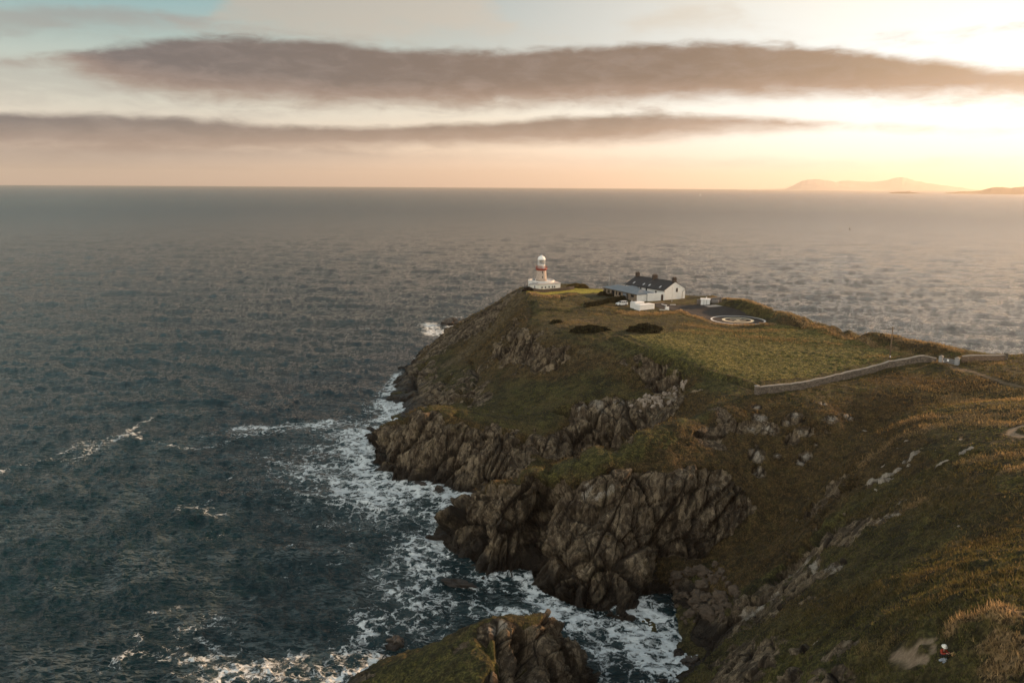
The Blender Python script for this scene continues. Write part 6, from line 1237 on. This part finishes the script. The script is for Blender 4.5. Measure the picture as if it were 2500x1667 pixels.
R3=[(6321,11928,-19),(6358,11908,9),(6437,11866,16),(6514,11824,31),(6622,11763,32),(6743,11695,45),(6815,11653,73),(6873,11619,93),(6975,11558,96),(7049,11513,82),(7119,11470,95),(7192,11424,103),(7327,11338,115),(7531,11203,94)]
ISL=[(5264,11337,7),(5320,11311,17),(5398,11273,22),(5477,11236,23),(5539,11205,16),(5602,11174,5),(5664,11142,-3)]
hills('hills',[(6400,23100,5),(7100,22920,22)]+R1,1500,3,(.66,.62,.56)); hills('hills',R2,1500,5,(.66,.62,.56)); hills('coast',R3,700,7,(.15,.13,.09)); hills('island',ISL,130,9,(.12,.10,.07)); hills('islet',[(5092,11961,0),(5130,11950,6),(5161,11931,0)],40,4,(.1,.09,.06))  # distance haze put into the pale colour of the far hills
it=empty('round_tower',(5491,11229,16),0,label='tiny squat stone tower on the small far island',cat='tower'); MB().lathe([(9,0),(8,17),(8.8,17.2),(8.8,20)],14).build('tower_wall',rubble,it); MB().box(-1.5,1.5,-9.2,-8,5,9).build('doorway',lead,it)
sb=empty('sailing_boat',(1584,6848,0),.6,label='tiny white sailing boat far out, below the horizon',cat='boat')
MB().rings([[(-5,-.3,.2),(-5,.3,.2),(-5,.6,1.2),(-5,-.6,1.2)],[(0,-1.2,-.3),(0,1.2,-.3),(0,1.6,1.2),(0,-1.6,1.2)],[(5.5,-.1,.4),(5.5,.1,.4),(5.5,.15,1.5),(5.5,-.15,1.5)]]).build('hull',white2,sb); MB().tube((.6,0,1),(.6,0,15),.12,6).build('mast',grey,sb); MB().add([(.4,0,2),(-4.4,.25,2.1),(.4,0,14.5),(-1.8,.45,7)],[(0,1,3),(0,3,2)]).build('mainsail',white2,sb); MB().add([(.8,0,12),(5.2,0,1.6),(.9,.3,2)],[(0,1,2)]).build('jib',white2,sb)
ob_=empty('channel_buoy',(589.3,1405.3,0),.3,label='small dark channel buoy on the open sea at right',cat='buoy'); MB().lathe([(1.0,-.4),(1.25,0),(1.25,.5),(.9,.7)],14).build('float',lead,ob_); MB().lathe([(.5,.7),(.28,3.0),(.4,3.1),(.4,3.5),(.1,3.6)],10).build('mast_frame',brownd,ob_)
# person sitting on the near hilltop
def skin_obj(name,verts,edges,radii,mat,parent,sub=2,root=0):
    me=bpy.data.meshes.new(name); me.from_pydata(verts,edges,[]); o=bpy.data.objects.new(name,me); COL.objects.link(o); o.modifiers.new('s','SKIN'); me.skin_vertices.new() if not me.skin_vertices else None
    for i,r in enumerate(radii): me.skin_vertices[0].data[i].radius=(r,r) if not isinstance(r,tuple) else r; me.skin_vertices[0].data[i].use_root=(i==root)
    o.modifiers.new('b','SUBSURF').levels=sub; o.modifiers['b'].render_levels=sub
    dg=bpy.context.evaluated_depsgraph_get(); ev=o.evaluated_get(dg); m2=bpy.data.meshes.new_from_object(ev); o.modifiers.clear(); o.data=m2; m2.name=name; m2.materials.clear(); m2.materials.append(mat); m2.polygons.foreach_set('use_smooth',[True]*len(m2.polygons)); o.parent=parent; return o
def make_person():
    X,Y=25.95,43.3; z=near_ground(X,Y); p=empty('person',(X,Y,z),math.radians(200),label='person in a white hat and rust red jacket sitting on the near grass',cat='person')
    sk=simple('skin',(.55,.33,.24),.6,.03,3); jk=simple('rust_jacket',(.30,.040,.022),.8,.15,8,.3); tr=simple('dark_trousers',(.018,.016,.024),.9,.2,8); hr=simple('dark_hair',(.03,.018,.012),.7,.2,20); bt=simple('tan_boots',(.42,.27,.12),.8,.1,6); ht=simple('white_hat',(.78,.78,.72),.9,.06,10)
    # local +y is where the person faces: knees drawn up, forearms on the knees
    V=[(0,-.02,.14),(0,-.06,.34),(0,-.03,.56),(0,.03,.63),(0,.07,.70),(0,.095,.80),(0,.09,.90)]; R=[(.15,.11),(.13,.095),(.15,.10),.055,.05,.085,.075]; E=[(0,1),(1,2),(2,3),(3,4),(4,5),(5,6)]
    for s in (-1,1):
        k=len(V); V+=[(s*.10,0,.12),(s*.15,.42,.47),(s*.14,.58,.12),(s*.145,.62,.06),(s*.15,.80,.045)]; R+=[.095,.062,.045,.042,.035]; E+=[(0,k),(k,k+1),(k+1,k+2),(k+2,k+3),(k+3,k+4)]
        k=len(V); V+=[(s*.19,-.02,.56),(s*.25,.16,.38),(s*.12,.38,.54),(s*.09,.44,.55)]; R+=[.055,.042,.032,.030]; E+=[(2,k),(k,k+1),(k+1,k+2),(k+2,k+3)]
        for q,(fx,fl) in enumerate(((-.028,.075),(-.010,.085),(.008,.08),(.025,.065))):
            a=len(V); V+=[(s*(.09+fx),.475,.553),(s*(.085+fx),.475+fl*.55,.548),(s*(.082+fx),.475+fl*.85,.52)]; R+=[.0095,.0085,.0075]; E+=[(k+3,a),(a,a+1),(a+1,a+2)]
        a=len(V); V+=[(s*.055,.46,.55),(s*.04,.50,.535)]; R+=[.011,.009]; E+=[(k+3,a),(a,a+1)]
    skin_obj('body',V,E,R,sk,p,1)
    V=[(0,-.03,.22),(0,-.07,.36),(0,-.035,.575),(0,.02,.63)]; R=[(.17,.135),(.155,.12),(.17,.12),.075]; E=[(0,1),(1,2),(2,3)]
    for s in (-1,1): k=len(V); V+=[(s*.19,-.02,.565),(s*.255,.16,.385),(s*.125,.37,.54)]; R+=[.078,.062,.05]; E+=[(2,k),(k,k+1),(k+1,k+2)]
    skin_obj('jacket',V,E,R,jk,p,2)
    V=[(0,-.02,.14)]; R=[(.175,.13)]; E=[]
    for s in (-1,1): k=len(V); V+=[(s*.11,.02,.13),(s*.155,.425,.475),(s*.145,.585,.15)]; R+=[.115,.078,.062]; E+=[(0,k),(k,k+1),(k+1,k+2)]
    skin_obj('trousers',V,E,R,tr,p,2)
    for s in (-1,1): skin_obj('boot',[(s*.145,.57,.13),(s*.145,.60,.055),(s*.15,.74,.05),(s*.15,.83,.04)],[(0,1),(1,2),(2,3)],[.06,.058,.055,.045],bt,p,2)
    hd=MB(); hd.rings([[( .105*math.cos(a)*c_,.075-.02+.115*math.sin(a)*c_,.80+.13*s_) for a in np.linspace(0,6.283,15)[:-1]] for c_,s_ in ((.55,-.9),(.95,-.45),(1.02,.1),(.85,.6))]); hd.build('hair',hr,p,True)
    hm=MB().lathe([(.205,-.055),(.21,-.045),(.135,.0),(.125,.06),(.10,.105),(.04,.12)],22); hh=hm.build('hat',ht,p,True); hh.location=(0,.07,.90); hh.rotation_euler=(-.35,.1,0)
    MB().lathe([(.134,.0),(.131,.028)],22,caps=False).build('hat_band',tr,hh,True)
    for s in (-1,1): MB().lathe([(.004,-.008),(.010,0),(.004,.008)],8,(s*.034,.168)).build('eye',tr,p).location=(0,0,.845)
    MB().add([(-.012,.172,.815),(.012,.172,.815),(0,.20,.812),(0,.175,.85)],[(0,2,3),(2,1,3),(0,1,2)]).build('nose',sk,p)
    bag=empty('picnic_cloth',(X-.25,Y-.62,near_ground(X-.25,Y-.62)+.05),.4,label='crumpled pale grey cloth on the grass in front of the person',cat='cloth'); r=np.random.RandomState(3); q=MB(); n=12; zz=.05+.05*r.random_sample((n,n)); q.add([((i/(n-1)-.5)*.55*(1+.2*math.sin(j)),(j/(n-1)-.5)*.42,zz[i,j]) for i in range(n) for j in range(n)],[(i*n+j,(i+1)*n+j,(i+1)*n+j+1,i*n+j+1) for i in range(n-1) for j in range(n-1)]); q.build('fabric',simple('pale_cloth',(.5,.52,.55),.9,.15,12),bag,True); MB().box(-.1,.06,-.25,-.22,.04,.06).build('fringe',grey,bag)
    bk=empty('day_bag',(X+.32,Y-.52,near_ground(X+.32,Y-.52)),.2,label='small tan bag on the grass beside the pale cloth',cat='bag'); MB().rings([rounded(-.15,.15,-.1,.1,.05,z,i) for z,i in ((0,.02),(.08,0),(.16,.01),(.2,.05))]).build('pouch',bt,bk,True); MB().tube((-.1,0,.19),(0,0,.27),.012,5).tube((0,0,.27),(.1,0,.19),.012,5).build('strap',bt,bk)
make_person()
for o_ in COL.objects:
    if o_.name=='person': o_.scale=(.84,.84,.84)
# grass: tufts on the near slopes and along the dry banks
def grass():
    r=np.random.RandomState(9); d=np.hypot(gx,gy); area=(rr[1]/rr[0]-1)*d*(aa[1]-aa[0])*d
    dry=ch['dry']; ok=(rock<.35)&(gzv>2.5)&(ch['path']<.25)&(slope<2.2)
    az_=np.arctan2(gx,gy)
    dens=np.where(d<62,42,np.where(d<85,22,np.where(d<125,8,0)))*(az_>.02)
    dens=dens+np.where(d>125,1.2+2.8*(d<215)+9*np.clip(dry,0,1)+1.0*np.clip(ch['green'],0,1),10*np.clip(dry,0,1))*(cm>.5)*(ch['lawn']<.3)
    dens=dens*sstep(-.5,.35,fbm(gx/.9,gy/.9,o=2))*1.2
    nn=r.poisson(np.clip(dens*area*ok,0,6)); I=np.repeat(np.arange(len(gx)),nn); n=len(I); print('tufts',n)
    C=pos[I]+np.stack([r.normal(size=n)*.1,r.normal(size=n)*.1,np.full(n,-.03)],1)*np.clip(d[I]/60,1,3)[:,None]
    K=3; I3=np.repeat(I,K); C=np.repeat(C,K,0); m=len(I3); dd=d[I3]; a=r.uniform(0,6.283,m); s=(.20+.22*np.clip(dry[I3],0,1)+.10*(ch['brown'][I3]>.3))*r.uniform(.6,1.5,m)*(1-.5*np.clip(ch['green'][I3],0,1))
    w=np.maximum(.018,dd*.00055)*r.uniform(.7,1.5,m); lean=r.normal(size=(m,2))*.35+np.array([-.25,-.12]); side=np.stack([np.cos(a),np.sin(a),a*0],1)*w[:,None]; base=C+np.stack([r.normal(size=m),r.normal(size=m),np.zeros(m)],1)*(w*3)[:,None]
    tip=base+np.stack([lean[:,0]*s,lean[:,1]*s,s],1)
    V=np.stack([base-side,base+side,tip],1).reshape(-1,3)
    c_dry=np.array([.34,.235,.12]); c_ol=np.array([.092,.090,.030]); c_gr=np.array([.085,.105,.026]); c_br=np.array([.12,.078,.034])
    f=np.clip(dry[I3],0,1)[:,None]; g=np.clip(ch['green'][I3],0,1)[:,None]; b=np.clip(ch['brown'][I3],0,1)[:,None]
    c=c_ol*(1-g)+c_gr*g; c=c*(1-b)+c_br*b; c=c*(1-f)+c_dry*f; c=c*r.uniform(.55,1.5,(m,1)); str_=r.random_sample(m)<.16; c[str_]=c[str_]*.4+np.array([.26,.18,.09])*.6
    mt,h,bs,out=new_mat('grass_blades'); A=h.n('Attribute',attribute_name='tint').outputs['Color']; h.t.links.new(A,bs.inputs['Base Color']); bs.inputs['Roughness'].default_value=.75; bs.inputs['Specular IOR Level'].default_value=.2; t=h.n('BsdfTranslucent',ins={0:A}); ms=h.n('MixShader',ins={0:.45,1:bs.outputs[0],2:t.outputs[0]}); h.t.links.new(ms.outputs[0],out.inputs[0])
    o=grid_mesh('grass',V,np.arange(3*m).reshape(m,3),mt,False); add_attr(o,'tint',np.repeat(np.concatenate([c,np.ones((m,1))],1),3,0)); tag(o,'rough grass tufts covering the near slopes and dry banks','grass',kind='stuff')
grass()
